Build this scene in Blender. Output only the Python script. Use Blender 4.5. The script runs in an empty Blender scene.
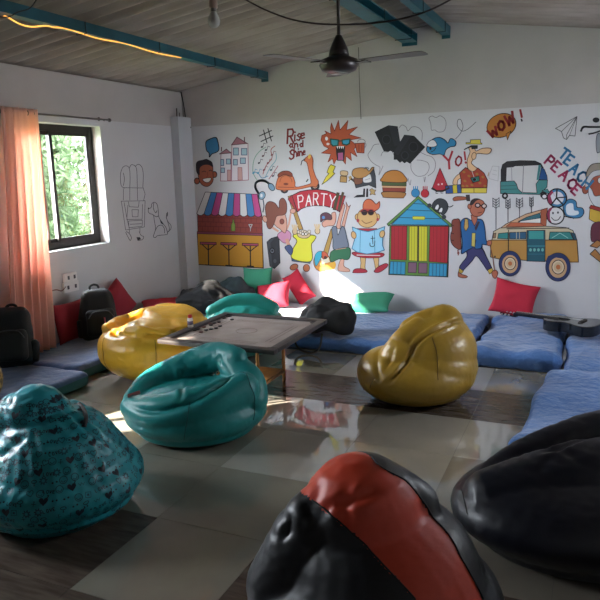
import bpy, bmesh, math, random
import numpy as np
from mathutils import Vector, Matrix, noise
from mathutils.bvhtree import BVHTree
from bpy_extras.object_utils import world_to_camera_view
SC = bpy.context.scene
COL = SC.collection
random.seed(7)
RNG = np.random.default_rng(11)
pi = math.pi

# ---------------------------------------------------------------- camera
CAM = np.array([0., 0., 1.65])
F = 658.0
YAW, PIT, ROL = math.radians(24.009), math.radians(11.230), math.radians(-1.482)
fw = np.array([-math.sin(YAW)*math.cos(PIT), math.cos(YAW)*math.cos(PIT), -math.sin(PIT)])
r0 = np.array([math.cos(YAW), math.sin(YAW), 0.])
u0 = np.cross(r0, fw)
rt = r0*math.cos(ROL) + u0*math.sin(ROL)
up = np.cross(rt, fw)
cd = bpy.data.cameras.new('camera')
cd.sensor_width = 36; cd.lens = 36*F/600; cd.clip_start = .05
co = bpy.data.objects.new('camera', cd); COL.objects.link(co)
M = Matrix([[rt[i], up[i], -fw[i], CAM[i]] for i in range(3)] + [[0, 0, 0, 1]])
co.matrix_world = M
SC.camera = co

def ray(x, y):
    return fw*F + rt*(x-300) - up*(y-300)
def atz(x, y, z=0.):
    d = ray(x, y); t = (z-CAM[2])/d[2]; return CAM + d*t
def aty(x, y, Y):
    d = ray(x, y); return CAM + d*(Y/d[1])
def atx(x, y, X):
    d = ray(x, y); return CAM + d*(X/d[0])

# ---------------------------------------------------------------- materials
def lin(h):
    if isinstance(h, str):
        h = h.lstrip('#'); c = [int(h[i:i+2], 16)/255 for i in (0, 2, 4)]
    else:
        c = list(h)
    return tuple(v/12.92 if v <= .04045 else ((v+.055)/1.055)**2.4 for v in c) + (1,)
MATS = {}
def mat(name, col, rough=.6, metal=0, bump=0, bscale=60, vary=0, vscale=6, col2=None, spec=.5, coat=0, sheen=0, trans=0, emit=None, estr=0, subsurf=0, bdist=.01, stretch=None):
    if name in MATS: return MATS[name]
    m = bpy.data.materials.new(name); m.use_nodes = True
    nt = m.node_tree; b = nt.nodes['Principled BSDF']
    b.inputs['Base Color'].default_value = lin(col)
    b.inputs['Roughness'].default_value = rough
    b.inputs['Metallic'].default_value = metal
    b.inputs['Specular IOR Level'].default_value = spec
    b.inputs['Coat Weight'].default_value = coat
    b.inputs['Sheen Weight'].default_value = sheen
    b.inputs['Transmission Weight'].default_value = trans
    if emit:
        b.inputs['Emission Color'].default_value = lin(emit); b.inputs['Emission Strength'].default_value = estr
    tc = nt.nodes.new('ShaderNodeTexCoord')
    src = tc.outputs['Object']
    if stretch:
        mp = nt.nodes.new('ShaderNodeMapping'); mp.inputs['Scale'].default_value = stretch
        nt.links.new(src, mp.inputs['Vector']); src = mp.outputs['Vector']
    if vary or col2:
        n = nt.nodes.new('ShaderNodeTexNoise'); n.inputs['Scale'].default_value = vscale; n.inputs['Detail'].default_value = 5
        nt.links.new(src, n.inputs['Vector'])
        r = nt.nodes.new('ShaderNodeValToRGB'); r.color_ramp.elements[0].position = .35; r.color_ramp.elements[1].position = .65
        c = np.array(lin(col))
        r.color_ramp.elements[0].color = tuple(np.append(c[:3]*(1-vary), 1)) if not col2 else lin(col2)
        r.color_ramp.elements[1].color = tuple(c)
        nt.links.new(n.outputs['Fac'], r.inputs['Fac']); nt.links.new(r.outputs['Color'], b.inputs['Base Color'])
    if bump:
        n2 = nt.nodes.new('ShaderNodeTexNoise'); n2.inputs['Scale'].default_value = bscale; n2.inputs['Detail'].default_value = 4
        nt.links.new(src, n2.inputs['Vector'])
        bp = nt.nodes.new('ShaderNodeBump'); bp.inputs['Strength'].default_value = bump; bp.inputs['Distance'].default_value = bdist
        nt.links.new(n2.outputs['Fac'], bp.inputs['Height']); nt.links.new(bp.outputs['Normal'], b.inputs['Normal'])
    MATS[name] = m
    return m

# ---------------------------------------------------------------- objects
def tag(o, label=None, cat=None, group=None, kind=None):
    if label: o['label'] = label
    if cat: o['category'] = cat
    if group: o['group'] = group
    if kind: o['kind'] = kind
    return o
def empty(name, loc, label=None, cat=None, group=None):
    o = bpy.data.objects.new(name, None); COL.objects.link(o)
    o.location = Vector(loc); o.empty_display_size = .05
    return tag(o, label, cat, group)
def wloc(o):
    v = Vector((0, 0, 0))
    while o is not None:
        v = v + o.location; o = o.parent
    return v
def mesh_obj(name, V, Fc, mats, mi=None, parent=None, origin=None, smooth=False):
    """V in world coordinates; one mesh object whose origin is `origin` (or the parent's)"""
    V = np.asarray(V, float)
    if origin is None:
        origin = wloc(parent) if parent else Vector((0, 0, 0))
    og = np.array(origin, float)
    me = bpy.data.meshes.new(name)
    me.from_pydata((V-og).tolist(), [], [list(map(int, f)) for f in Fc])
    if not isinstance(mats, (list, tuple)): mats = [mats]
    for m in mats: me.materials.append(m)
    if mi is not None: me.polygons.foreach_set('material_index', list(map(int, mi)))
    if smooth is True: me.polygons.foreach_set('use_smooth', [True]*len(me.polygons))
    elif smooth: me.polygons.foreach_set('use_smooth', list(smooth))
    me.update()
    o = bpy.data.objects.new(name, me); COL.objects.link(o)
    if parent:
        o.parent = parent; o.location = Vector(og) - wloc(parent)
    else:
        o.location = Vector(og)
    return o
def copy_tree(o, parent=None):
    c = o.copy(); COL.objects.link(c)
    if parent: c.parent = parent
    for ch in list(o.children): copy_tree(ch, c)
    return c

class MB:
    def __init__(s): s.V = []; s.F = []; s.M = []; s.S = []
    def add(s, V, Fc, m=0, smooth=False, T=None):
        b = len(s.V)
        for v in V:
            v = Vector(v)
            if T is not None: v = T @ v
            s.V.append(tuple(v))
        for f in Fc: s.F.append([b+i for i in f]); s.M.append(m); s.S.append(smooth)
        return s
    def box(s, a, b, m=0, T=None):
        x0, y0, z0 = a; x1, y1, z1 = b
        V = [(x, y, z) for x in (x0, x1) for y in (y0, y1) for z in (z0, z1)]
        return s.add(V, [(0,1,3,2),(4,6,7,5),(0,4,5,1),(2,3,7,6),(0,2,6,4),(1,5,7,3)], m, False, T)
    def tube(s, pts, r, n=10, m=0, T=None, cap=True, smooth=True):
        pts = [Vector(p) for p in pts]; k = len(pts)
        rs = r if hasattr(r, '__len__') else [r]*k
        V = []; Fc = []
        t0 = (pts[1]-pts[0]).normalized()
        a = t0.orthogonal().normalized()
        for i, p in enumerate(pts):
            t = (pts[min(i+1, k-1)]-pts[max(i-1, 0)]).normalized()
            a = (a - t*a.dot(t)).normalized(); b = t.cross(a)
            for j in range(n):
                q = 2*pi*j/n; V.append(p + (a*math.cos(q)+b*math.sin(q))*rs[i])
        for i in range(k-1):
            for j in range(n):
                Fc.append((i*n+j, i*n+(j+1) % n, (i+1)*n+(j+1) % n, (i+1)*n+j))
        if cap: Fc.append(tuple(range(n))[::-1]); Fc.append(tuple(range((k-1)*n, k*n)))
        return s.add(V, Fc, m, smooth, T)
    def lathe(s, prof, n=24, m=0, T=None, smooth=True):
        V = []; Fc = []; k = len(prof)
        for (r, z) in prof:
            for j in range(n):
                q = 2*pi*j/n; V.append((r*math.cos(q), r*math.sin(q), z))
        for i in range(k-1):
            for j in range(n): Fc.append((i*n+j, i*n+(j+1) % n, (i+1)*n+(j+1) % n, (i+1)*n+j))
        Fc.append(tuple(range(n))[::-1]); Fc.append(tuple(range((k-1)*n, k*n)))
        return s.add(V, Fc, m, smooth, T)
    def prism(s, pts, h, m=0, T=None):
        n = len(pts); V = [(x, y, 0) for x, y in pts]+[(x, y, h) for x, y in pts]
        Fc = [tuple(range(n))[::-1], tuple(range(n, 2*n))]+[(i, (i+1) % n, n+(i+1) % n, n+i) for i in range(n)]
        return s.add(V, Fc, m, False, T)
    def build(s, name, mats, parent=None, origin=None):
        return mesh_obj(name, s.V, s.F, mats, s.M, parent, origin, s.S)

def cat(pts, n=6, closed=False):
    """Catmull-Rom through points (any dimension)"""
    P = [np.array(p, float) for p in pts]; k = len(P); out = []
    rng = k if closed else k-1
    for i in range(rng):
        if closed: a, b, c, d = P[(i-1) % k], P[i], P[(i+1) % k], P[(i+2) % k]
        else: a, b, c, d = P[max(i-1, 0)], P[i], P[i+1], P[min(i+2, k-1)]
        for j in range(n):
            t = j/n
            out.append(.5*((2*b)+(-a+c)*t+(2*a-5*b+4*c-d)*t*t+(-a+3*b-3*c+d)*t**3))
    if not closed: out.append(P[-1])
    return out

# rounded box skin, world placed by T (Matrix)
def rbox(size, r, seg=(12, 12, 8), T=None, fn=None):
    hx, hy, hz = [v/2 for v in size]
    V = {}; L = []; Fc = []
    def vid(i, j, k):
        key = (i, j, k)
        if key not in V:
            V[key] = len(L)
            p = np.array([(-1+2*i/seg[0])*hx, (-1+2*j/seg[1])*hy, (-1+2*k/seg[2])*hz])
            q = np.clip(p, [-hx+r, -hy+r, -hz+r], [hx-r, hy-r, hz-r]); d = p-q; l = np.linalg.norm(d)
            L.append(q + d/l*r if l > 1e-9 else p)
        return V[key]
    a, b, c = seg
    for i in range(a):
        for j in range(b):
            Fc.append((vid(i,j,0), vid(i,j+1,0), vid(i+1,j+1,0), vid(i+1,j,0)))
            Fc.append((vid(i,j,c), vid(i+1,j,c), vid(i+1,j+1,c), vid(i,j+1,c)))
    for i in range(a):
        for k in range(c):
            Fc.append((vid(i,0,k), vid(i+1,0,k), vid(i+1,0,k+1), vid(i,0,k+1)))
            Fc.append((vid(i,b,k), vid(i,b,k+1), vid(i+1,b,k+1), vid(i+1,b,k)))
    for j in range(b):
        for k in range(c):
            Fc.append((vid(0,j,k), vid(0,j,k+1), vid(0,j+1,k+1), vid(0,j+1,k)))
            Fc.append((vid(a,j,k), vid(a,j+1,k), vid(a,j+1,k+1), vid(a,j,k+1)))
    L = np.array(L)
    if fn is not None: L = fn(L)
    if T is not None:
        Tm = np.array(T); L = L @ Tm[:3, :3].T + Tm[:3, 3]
    return L, Fc
def fbm(P, s, amp, seed=0, oct=3):
    out = np.zeros(len(P))
    for i, p in enumerate(P):
        v = Vector((p[0]*s+seed*7.3, p[1]*s-seed*3.1, p[2]*s+seed)); a = 1; t = 0
        for o in range(oct): t += a*noise.noise(v); v = v*2.1; a *= .5
        out[i] = t*amp
    return out
def crumple(P, s, amp, seed=0, k=7, ax=None):
    """sharp cloth folds: a sum of warped triangle waves"""
    rg = np.random.default_rng(seed); h = np.zeros(len(P))
    w = np.stack([fbm(P, s*.5, .35, seed+i, 2) for i in range(3)], 1)
    Q = P*s + w
    for i in range(k):
        d = rg.normal(size=3)
        if ax is not None: d = d - .85*np.dot(d, ax)*np.array(ax)
        d /= np.linalg.norm(d); f = rg.uniform(.7, 1.9)
        t = Q@d*f + rg.uniform(0, 9)
        h += np.abs((t % 2)-1)/f - .5/f
    return h*amp/k*2.2
def normals(V, Fc):
    V = np.asarray(V); N = np.zeros_like(V)
    F4 = np.array([f if len(f) == 4 else (f[0], f[1], f[2], f[2]) for f in Fc])
    a, b, c, d = [V[F4[:, i]] for i in range(4)]
    n = np.cross(c-a, d-b); z = np.linalg.norm(n, axis=1) < 1e-12
    n2 = np.cross(b-a, c-a); n[z] = n2[z]
    for i in range(4): np.add.at(N, F4[:, i], n)
    return N/np.maximum(np.linalg.norm(N, axis=1, keepdims=True), 1e-12)
def rotm(rx=0, ry=0, rz=0, loc=(0, 0, 0)):
    return Matrix.Translation(Vector(loc)) @ Matrix.Rotation(rz, 4, 'Z') @ Matrix.Rotation(ry, 4, 'Y') @ Matrix.Rotation(rx, 4, 'X')
# ================================================================ ROOM
D = 6.96; XL = -4.58; XR = 1.45; YF = -1.9
EAVE = 2.59; RX = -1.5; RZ = 3.035; SL = (RZ-EAVE)/(RX-XL)
def roofz(x): return RZ - abs(x-RX)*SL

# floor: 0.6 m vitrified tiles laid in several tones
tA = mat('tile_light', '#a09a90', .025, vary=.12, vscale=3, spec=.8, coat=.9)
tB = mat('tile_beige', '#857e71', .07, vary=.16, vscale=3, spec=.7, coat=.8)
tC = mat('tile_brown', '#5a4f46', .2, col2='#463b33', vscale=5, stretch=(1, 6, 1), spec=.45)
tG = mat('tile_grout', '#5a554c', .6)
mb = MB()
xs = [-0.66+.6*k for k in range(-8, 5)]; ys = [3.0-.6*9+.6*k for k in range(18)]
mb.box((-5.0, -2.5, -.08), (1.8, 7.2, -.0025), 3)
for i in range(-8, 5):
    for j in range(-10, 8):
        x0 = -0.66+.6*i; y0 = 3.0+.6*j; x1 = x0+.6; y1 = y0+.6
        x0 = max(x0, XL-.1); x1 = min(x1, XR+.1); y0c = max(y0, YF-.1); y1 = min(y1, D+.1)
        if x1-x0 < .01 or y1-y0c < .01: continue
        if j == 2: m = 2
        elif j <= -2: m = 2 if (i*7+j*3) % 4 else 1
        elif j == -1: m = 1
        else: m = 0 if (i+j) % 3 or j == 1 else 1
        g = .0012
        mb.box((x0+g, y0c+g, -.02), (x1-g, y1-g, 0), m)
tag(mb.build('floor', [tA, tB, tC, tG]), kind='structure')

wallm = mat('wall_white_paint', '#cbc9c9', .75, bump=.12, bscale=35, vary=.05, vscale=2)
wallu = mat('wall_upper_cement', '#b9b3ae', .85, bump=.15, bscale=25, vary=.08, vscale=2.5)
trimm = mat('sill_paint', '#d6d2cc', .7)
# back wall with gable top; the painted lower band ends at 2.18 m
ZB = 2.185
def gable(y0, y1, name, side):
    mb = MB()
    mb.box((XL-.25, y0, -.02), (XR+.2, y1, ZB), 0)
    pts = [(XL-.25, ZB), (XR+.2, ZB), (XR+.2, roofz(XR+.2)+.022), (RX, RZ+.022), (XL-.25, roofz(XL-.25)+.022)]
    rec = .006*side
    V = [(x, y0+rec, z) for x, z in pts]+[(x, y1, z) for x, z in pts]; n = 5
    mb.add(V, [tuple(range(n)), tuple(range(2*n-1, n-1, -1))]+[(i, n+i, n+(i+1) % n, (i+1) % n) for i in range(n)], 1)
    return tag(mb.build(name, [wallm, wallu]), kind='structure')
gable(D, D+.2, 'wall_back', 1)
gable(YF-.2, YF, 'wall_front', 0)
# left wall with the seen window opening and two added for light
WZ0, WZ1 = .955, 2.125
WY0, WY1 = 4.24, 5.45
W2 = (1.40, 2.25); W3 = (2.75, 3.62)  # openings invented out of view, placed to bring sun and sky light in
def side_wall(name, xa, xb, openings, h):
    mb = MB(); y = YF-.2
    for (a, b, z0, z1) in openings:
        mb.box((xa, y, -.02), (xb, a, ZB), 0)
        mb.box((xa, a, -.02), (xb, b, z0), 0); mb.box((xa, a, z1), (xb, b, ZB), 0); y = b
    mb.box((xa, y, -.02), (xb, D, ZB), 0)
    mb.box((xa, YF-.2, ZB), (xb-.004 if xa < xb and xb < -4 else xb, D, h-.005), 1)
    return tag(mb.build(name, [wallm, wallu]), kind='structure')
side_wall('wall_left', XL-.22, XL, [(W2[0], W2[1], .95, WZ1), (W3[0], W3[1], 1.14, 1.42), (WY0, WY1, WZ0, WZ1)], EAVE)
W4 = (4.4, 5.2)  # opening out of view, added to brighten the left wall
side_wall('wall_right', XR, XR+.2, [(W4[0], W4[1], 1.45, 1.95)], roofz(XR))
# corner pillar
mb = MB(); mb.box((XL, 6.69, 0), (-4.475, D, 2.29)); 
tag(mb.build('trim_1', [mat('pillar_paint', '#c4c4c6', .75, bump=.1, bscale=30)]), kind='structure')
# rebar stubs on top of the pillar + wire down the corner
wire = mat('black_wire', '#16130f', .6)
t = empty('rebar_stub', (-4.53, 6.82, 2.29), 'short rusty steel rods sticking out of the corner pillar top', 'rod')
mb = MB(); mb.tube([(-4.535, 6.76, 2.285), (-4.533, 6.762, 2.39)], .006, 8); mb.tube([(-4.51, 6.78, 2.285), (-4.515, 6.782, 2.34)], .004, 8)
mb.build('rod', [mat('rust', '#3a2a20', .9)], t)
a = aty(181, 92, D-.01); b = aty(185.5, 117, D-.01); c = aty(191, 128, D-.01)
mb = MB(); mb.tube([a, (a+b)/2+[.005, 0, 0], b, c], .006, 6)
tag(mb.build('wall_cable', [wire], origin=tuple(b)), 'black cable running down the corner above the white pillar', 'cable')
a = aty(296/1.6667+180-.0, 70, D-.012)
p = [aty(358.5, 42, D-.012), aty(359.3, 80, D-.012), aty(361, 119, D-.012)]
p[0][2] = roofz(p[0][0])-.02
mb = MB(); mb.tube(p, .0035, 6)
tag(mb.build('wall_cable', [wire], origin=tuple(p[1])), 'thin dark cable running down the bare wall behind the fan', 'cable')

# corrugated roof: two sheets runs meeting at the ridge, corrugations along the slope
roofm = mat('asbestos_sheet', '#9b9087', .9, col2='#857a71', vscale=4, bump=.15, bscale=40, stretch=(.4, 2, 1))
ny = 760; Y0, Y1 = YF-.3, D+.25
yy = np.linspace(Y0, Y1, ny)
def corr(y): return .038*(1+np.sin(2*pi*(y-.03)/.165))
V = []; Fc = []
xsR = [XL-.55, RX, XR+.4]
for s_ in (0, 1):
    off = .0 if s_ == 0 else .012
    for x in xsR:
        z = roofz(x)+.015
        for y, c in zip(yy, corr(yy)): V.append((x, y, z+c+off))
n1 = 3*ny
for s_ in (0, 1):
    for k in range(2):
        for j in range(ny-1):
            q = (s_*n1+k*ny+j, s_*n1+(k+1)*ny+j, s_*n1+(k+1)*ny+j+1, s_*n1+k*ny+j+1)
            Fc.append(q if s_ else q[::-1])
for k in (0, 2):
    for j in range(ny-1): Fc.append((k*ny+j, k*ny+j+1, n1+k*ny+j+1, n1+k*ny+j))
tag(mesh_obj('ceiling', V, Fc, roofm, smooth=True), kind='structure')

# purlins (teal steel), run from front to the back wall under the sheets
teal = mat('teal_enamel', '#1c5a66', .45, vary=.25, vscale=8)
def purlin(x, w, h, label, two=False):
    z = roofz(x)-.02
    t = empty('roof_purlin', (x, D-.1, z-h), label, 'beam', 'teal roof purlins')
    mb = MB()
    mb.box((x-w/2, YF+.02, z-h), (x+w/2, D-.015, z-h+.008)); mb.box((x-w/2, YF+.02, z-.008), (x+w/2, D-.015, z))
    mb.box((x-w/2, YF+.02, z-h+.008), (x-w/2+.008, D-.015, z-.008))
    if two: mb.box((x+w/2-.008, YF+.02, z-h+.008), (x+w/2, D-.015, z-.008))
    mb.build('beam', [teal], t)
    for y in np.arange(YF+.5, D-.1, .9):
        c = MB()
        c.tube([(x+w/2+.004, y, z+.0), (x+w/2+.006, y, z-h-.008), (x-w/2-.006, y, z-h-.008), (x-w/2-.006, y, z)], .004, 6)
        c.build('hook_bolt', [wire], t)
    e = MB(); e.box((x-w/2-.004, D-.014, z-h-.03), (x+w/2+.004, D-.002, z-.0)); e.build('end_plate', [teal], t)
    return t
purlin(-3.46, .075, .075, 'teal steel purlin nearest the window side, with glowing rope light', True)
purlin(-1.80, .15, .085, 'wide teal steel purlin left of the roof ridge')
purlin(-1.43, .075, .085, 'narrow teal steel purlin at the roof ridge, rightmost of three', True)
# glowing rope light on the first purlin
pts = []
for (x, y) in [(4, 16), (16, 22), (35, 27), (50, 26), (60, 25), (90, 32), (120, 40), (150, 48), (181, 56)]:
    d = ray(x, y); t_ = (-3.44)/d[0]; pts.append(CAM+d*t_)
for q in pts[3:]: q[2] = min(q[2], roofz(-3.44)-.02-.075-.010)
mb = MB(); mb.tube([q+np.array([0, 0, .006*math.sin(i*.55)]) for i, q in enumerate(cat(pts, 6))], .0052, 8)
tag(mb.build('rope_light', [mat('rope_glow', '#f5c070', .5, emit='#ffb04a', estr=.34)], origin=tuple(pts[4])), 'glowing pale yellow rope light tied along the teal purlin', 'light')

# ------------------------------------------------ window with dark frame
fr = mat('dark_brown_frame', '#231b18', .45, bump=.1)
gl = bpy.data.materials.new('window_glass'); gl.use_nodes = True; nt = gl.node_tree; nt.nodes.clear()
_o = nt.nodes.new('ShaderNodeOutputMaterial'); _m = nt.nodes.new('ShaderNodeMixShader'); _m.inputs[0].default_value = .07
_t = nt.nodes.new('ShaderNodeBsdfTransparent'); _g = nt.nodes.new('ShaderNodeBsdfGlossy'); _g.inputs['Roughness'].default_value = .02
nt.links.new(_t.outputs[0], _m.inputs[1]); nt.links.new(_g.outputs[0], _m.inputs[2]); nt.links.new(_m.outputs[0], _o.inputs['Surface'])
def window(name, y0, y1, z0, z1, x, dy=None):
    f = MB(); w = .062
    f.box((x-.05, y0, z0), (x, y0+w, z1)); f.box((x-.05, y1-w, z0), (x, y1, z1))
    f.box((x-.05, y0+w, z1-w), (x, y1-w, z1)); f.box((x-.05, y0+w, z0), (x, y1-w, z0+w))
    o = f.build(name, [fr]); tag(o, kind='structure')
    s = MB(); yd = dy if dy else (y0+y1)/2
    w2 = .035
    for (a, b, xx) in ((y0+w, yd+w2/2, x-.045), (yd-w2/2, y1-w, x-.022)):
        s.box((xx, a, z0+w), (xx+.02, a+w2, z1-w)); s.box((xx, b-w2, z0+w), (xx+.02, b, z1-w))
        s.box((xx, a+w2, z1-w-w2), (xx+.02, b-w2, z1-w)); s.box((xx, a+w2, z0+w), (xx+.02, b-w2, z0+w+w2))
    s.build('sash', [fr], o)
    g = MB()
    g.box((x-.037, y0+w+w2, z0+w+w2), (x-.033, yd-w2/2, z1-w-w2)); g.box((x-.014, yd+w2/2, z0+w+w2), (x-.010, y1-w-w2, z1-w-w2))
    g.build('pane', [gl], o)
    return o
yd = float(atx(53, 180, XL-.13)[1])
w1 = window('window_1', WY0, WY1-.002, WZ0+.002, WZ1-.002, XL-.11, yd)
j = MB(); yj = yd-.13
j.box((XL-.152, yj, WZ0+.07), (XL-.135, yj+.03, WZ1-.07)); j.build('stile', [mat('pale_pink_stile', '#b08f84', .5)], w1)
window('added_window_2', W2[0], W2[1], .952, WZ1-.002, XL-.11)  # invented window, unseen, lets the sun reach the floor
window('added_window_3', W3[0], W3[1], 1.142, 1.418, XL-.11)  # invented window, unseen, kept low so sun only grazes the yellow bag
f = MB()  # frame of the added unseen window that gives light from the right
for (a, b) in (((XR+.06, W4[0]+.002, 1.452), (XR+.11, W4[0]+.06, 1.948)), ((XR+.06, W4[1]-.06, 1.452), (XR+.11, W4[1]-.002, 1.948)), ((XR+.06, W4[0]+.06, 1.452), (XR+.11, W4[1]-.06, 1.51)), ((XR+.06, W4[0]+.06, 1.89), (XR+.11, W4[1]-.06, 1.948)), ((XR+.07, 4.77, 1.51), (XR+.10, 4.83, 1.89))): f.box(a, b)
tag(f.build('added_window_4', [fr]), kind='structure')
# unseen concrete slab added outside the left windows to trim the sun patch
mb = MB(); mb.box((XL-.22-.52, .2, 2.22), (XL-.22, 5.8, 2.29)); tag(mb.build('added_sunshade', [mat('cement', '#8f8a82', .9)]), kind='structure')

# ------------------------------------------------ outside: ground and trees
gm = mat('garden_ground', '#5d6b3a', .95, vary=.4, vscale=1)
mb = MB(); mb.box((-30, -14, -.6), (XL-.23, 30, -.5)); o = mb.build('garden_ground', [gm]); tag(o, kind='structure')
def leafmat(nm, a, b):
    m = bpy.data.materials.new(nm); m.use_nodes = True; nt = m.node_tree; nt.nodes.clear()
    out = nt.nodes.new('ShaderNodeOutputMaterial'); mx = nt.nodes.new('ShaderNodeMixShader'); mx.inputs[0].default_value = .5
    df = nt.nodes.new('ShaderNodeBsdfDiffuse'); tr = nt.nodes.new('ShaderNodeBsdfTranslucent')
    n = nt.nodes.new('ShaderNodeTexNoise'); n.inputs['Scale'].default_value = 2.5; n.inputs['Detail'].default_value = 6
    tc = nt.nodes.new('ShaderNodeTexCoord'); r = nt.nodes.new('ShaderNodeValToRGB')
    r.color_ramp.elements[0].color = lin(a); r.color_ramp.elements[1].color = lin(b); r.color_ramp.elements[0].position = .4; r.color_ramp.elements[1].position = .62
    nt.links.new(tc.outputs['Object'], n.inputs['Vector']); nt.links.new(n.outputs['Fac'], r.inputs['Fac'])
    nt.links.new(r.outputs['Color'], df.inputs['Color']); nt.links.new(r.outputs['Color'], tr.inputs['Color'])
    nt.links.new(df.outputs[0], mx.inputs[1]); nt.links.new(tr.outputs[0], mx.inputs[2]); nt.links.new(mx.outputs[0], out.inputs['Surface'])
    return m
lm = leafmat('leaves', '#27351f', '#56644a')
def tree(cx, cy, R, top, label, n=8500, seed=1):
    rg = np.random.default_rng(seed)
    t = empty('garden_tree', (cx, cy, -.5), label, 'tree', 'garden trees outside the window')
    tr = MB(); tr.tube([(cx, cy, -.52), (cx+.05, cy, .4), (cx, cy+.05, 1.2), (cx+.1, cy+.1, top-.5)], [.09, .075, .06, .02], 10)
    tr.build('trunk', [mat('bark', '#4c3f31', .95, bump=.6, bscale=20)], t)
    V = []; Fc = []
    for i in range(n):
        d = rg.normal(size=3); d /= np.linalg.norm(d); rr = rg.uniform(.35, 1)**.5
        c = np.array([cx, cy, (top-.3)/2+.0]) + d*rr*np.array([R, R, (top+.7)/2])
        c += .12*np.array([noise.noise(Vector(c*2)), noise.noise(Vector(c*2+5)), 0])
        a = rg.normal(size=3); a /= np.linalg.norm(a); b = np.cross(a, rg.normal(size=3)); b /= np.linalg.norm(b)
        L = rg.uniform(.05, .10); W = L*.32; k = len(V)
        V += [c-a*L, c+b*W, c+a*L, c-b*W]; Fc.append((k, k+1, k+2, k+3))
    mesh_obj('foliage', V, Fc, lm, parent=t)
tree(-6.9, 6.6, .75, 3.0, 'leafy green tree filling the window view near the curtain', seed=1)
tree(-7.9, 8.9, .85, 3.3, 'yellow-green tree seen through the right window pane', seed=2)
tree(-11.2, 9.6, 1.9, 4.0, 'farther green tree behind the others in the garden', seed=3)
tree(-9.9, 13.6, 2.0, 4.2, 'rearmost garden tree seen at the right of the window', seed=4)

# ------------------------------------------------ lights
w = bpy.data.worlds.new('world'); SC.world = w; w.use_nodes = True
nt = w.node_tree; bg = nt.nodes['Background']; bg.inputs['Color'].default_value = (.84, .91, 1.0, 1); bg.inputs['Strength'].default_value = SKY = 17.0
sd = bpy.data.lights.new('sun', 'SUN'); sd.energy = 14; sd.angle = math.radians(.8); sd.color = (1, .90, .74)
so = bpy.data.objects.new('sun', sd); COL.objects.link(so)
dirv = Vector((1, .86, -.65)).normalized()
so.rotation_euler = dirv.to_track_quat('-Z', 'Y').to_euler(); so.location = (-12, -4, 8)
def portal(loc, sx, sz, d):
    l = bpy.data.lights.new('window_portal', 'AREA'); l.shape = 'RECTANGLE'; l.size = sx; l.size_y = sz; l.cycles.is_portal = True
    o = bpy.data.objects.new('window_portal', l); COL.objects.link(o); o.location = loc
    o.rotation_euler = Vector(d).to_track_quat('-Z', 'Z').to_euler()
portal((XL-.2, (WY0+WY1)/2, (WZ0+WZ1)/2), WY1-WY0, WZ1-WZ0, (1, 0, 0))
portal((XL-.2, (W2[0]+W2[1])/2, (WZ0+WZ1)/2), W2[1]-W2[0], WZ1-WZ0, (1, 0, 0))
portal((XL-.2, (W3[0]+W3[1])/2, 1.26), W3[1]-W3[0], .32, (1, 0, 0))
portal((XR+.19, (W4[0]+W4[1])/2, 1.70), W4[1]-W4[0], .50, (-1, 0, 0))
SC.view_settings.view_transform = 'Standard'; SC.view_settings.look = 'None'; SC.view_settings.gamma = 1
SC.view_settings.exposure = 2.05; SC.view_settings.use_curve_mapping = False
# ================================================================ MATTRESSES
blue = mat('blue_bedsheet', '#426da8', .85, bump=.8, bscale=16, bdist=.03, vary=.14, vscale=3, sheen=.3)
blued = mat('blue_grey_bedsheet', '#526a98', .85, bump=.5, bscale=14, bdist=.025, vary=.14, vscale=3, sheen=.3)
sunpale_s = mat('sun_paled_bedsheet', '#b9c4dc', .85, bump=.25, bscale=220, vary=.12, vscale=4, sheen=.3)  # sunlight put into the sheet colour as a whitish tint
aqua = mat('teal_mattress_side', '#3e6a70', .85, bump=.2, bscale=200)
def mattress(x0, y0, x1, y1, h, m, label, side=None, seed=0, skew=(0, 0), wr=.022, res=.022, z0=0):
    L, Fc = rbox((x1-x0, y1-y0, h), min(.055, h*.42), (int((x1-x0)/res), int((y1-y0)/res), 7))
    N = normals(L, Fc)
    L2 = L+[(x0+x1)/2, (y0+y1)/2, z0+h/2]
    top = np.clip((L[:, 2]+h*.2)/(h*.4), 0, 1)
    cr = crumple(L2, 2.2, wr*2.2, seed, 6)+crumple(L2, 5.5, wr, seed+9, 6)+fbm(L2, 1.6, .014, seed)
    edge = np.clip((np.abs(L[:, 0])-(x1-x0)/2+.35)/.35, 0, 1)+np.clip((np.abs(L[:, 1])-(y1-y0)/2+.35)/.35, 0, 1)
    d = cr*(.45+.8*np.clip(edge, 0, 1))
    L2 = L2+N*(d*np.maximum(top, .35))[:, None]
    L2[:, 0] += skew[0]*(L[:, 1]/(y1-y0)); L2[:, 1] += skew[1]*(L[:, 0]/(x1-x0))
    L2[:, 2] = np.maximum(L2[:, 2], z0+.001)
    mi = None
    if side is not None:
        mi = [1 if (L[f[0], 2]+L[f[2], 2])/2 < h*.22 else 0 for f in Fc]
    o = mesh_obj('mattress', L2, Fc, [m]+([side] if side else []), mi, origin=((x0+x1)/2, (y0+y1)/2, z0), smooth=True)
    return tag(o, label, 'mattress', 'floor mattresses along the walls')
e = .012
mattress(-2.60, 5.42, -.915, D-.02, .125, blue, 'blue covered mattress at the back wall, behind the ochre bean bag', seed=1)
mattress(-.88, 5.40, -.165, D-.02, .13, blue, 'short blue covered mattress at the back wall carrying the guitar neck and red cushion', seed=2, wr=.03)
mattress(-.135, 5.12, XR-.05, D-.02, .125, blue, 'blue covered mattress in the right back corner under the guitar body', seed=7)
mattress(-.30, 3.62, XR-.12, 5.08, .135, blue, 'long blue covered mattress on the right, behind the navy bean bag', seed=3, skew=(.12, 0), wr=.015)
mattress(-4.44, 5.45, -2.65, D-.02, .12, sunpale_s, 'mattress by the left back corner, tinted pale for the sunlight on it, under the pair of red cushions', seed=4)
x1 = float(atz(76, 369, .12)[0])
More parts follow.
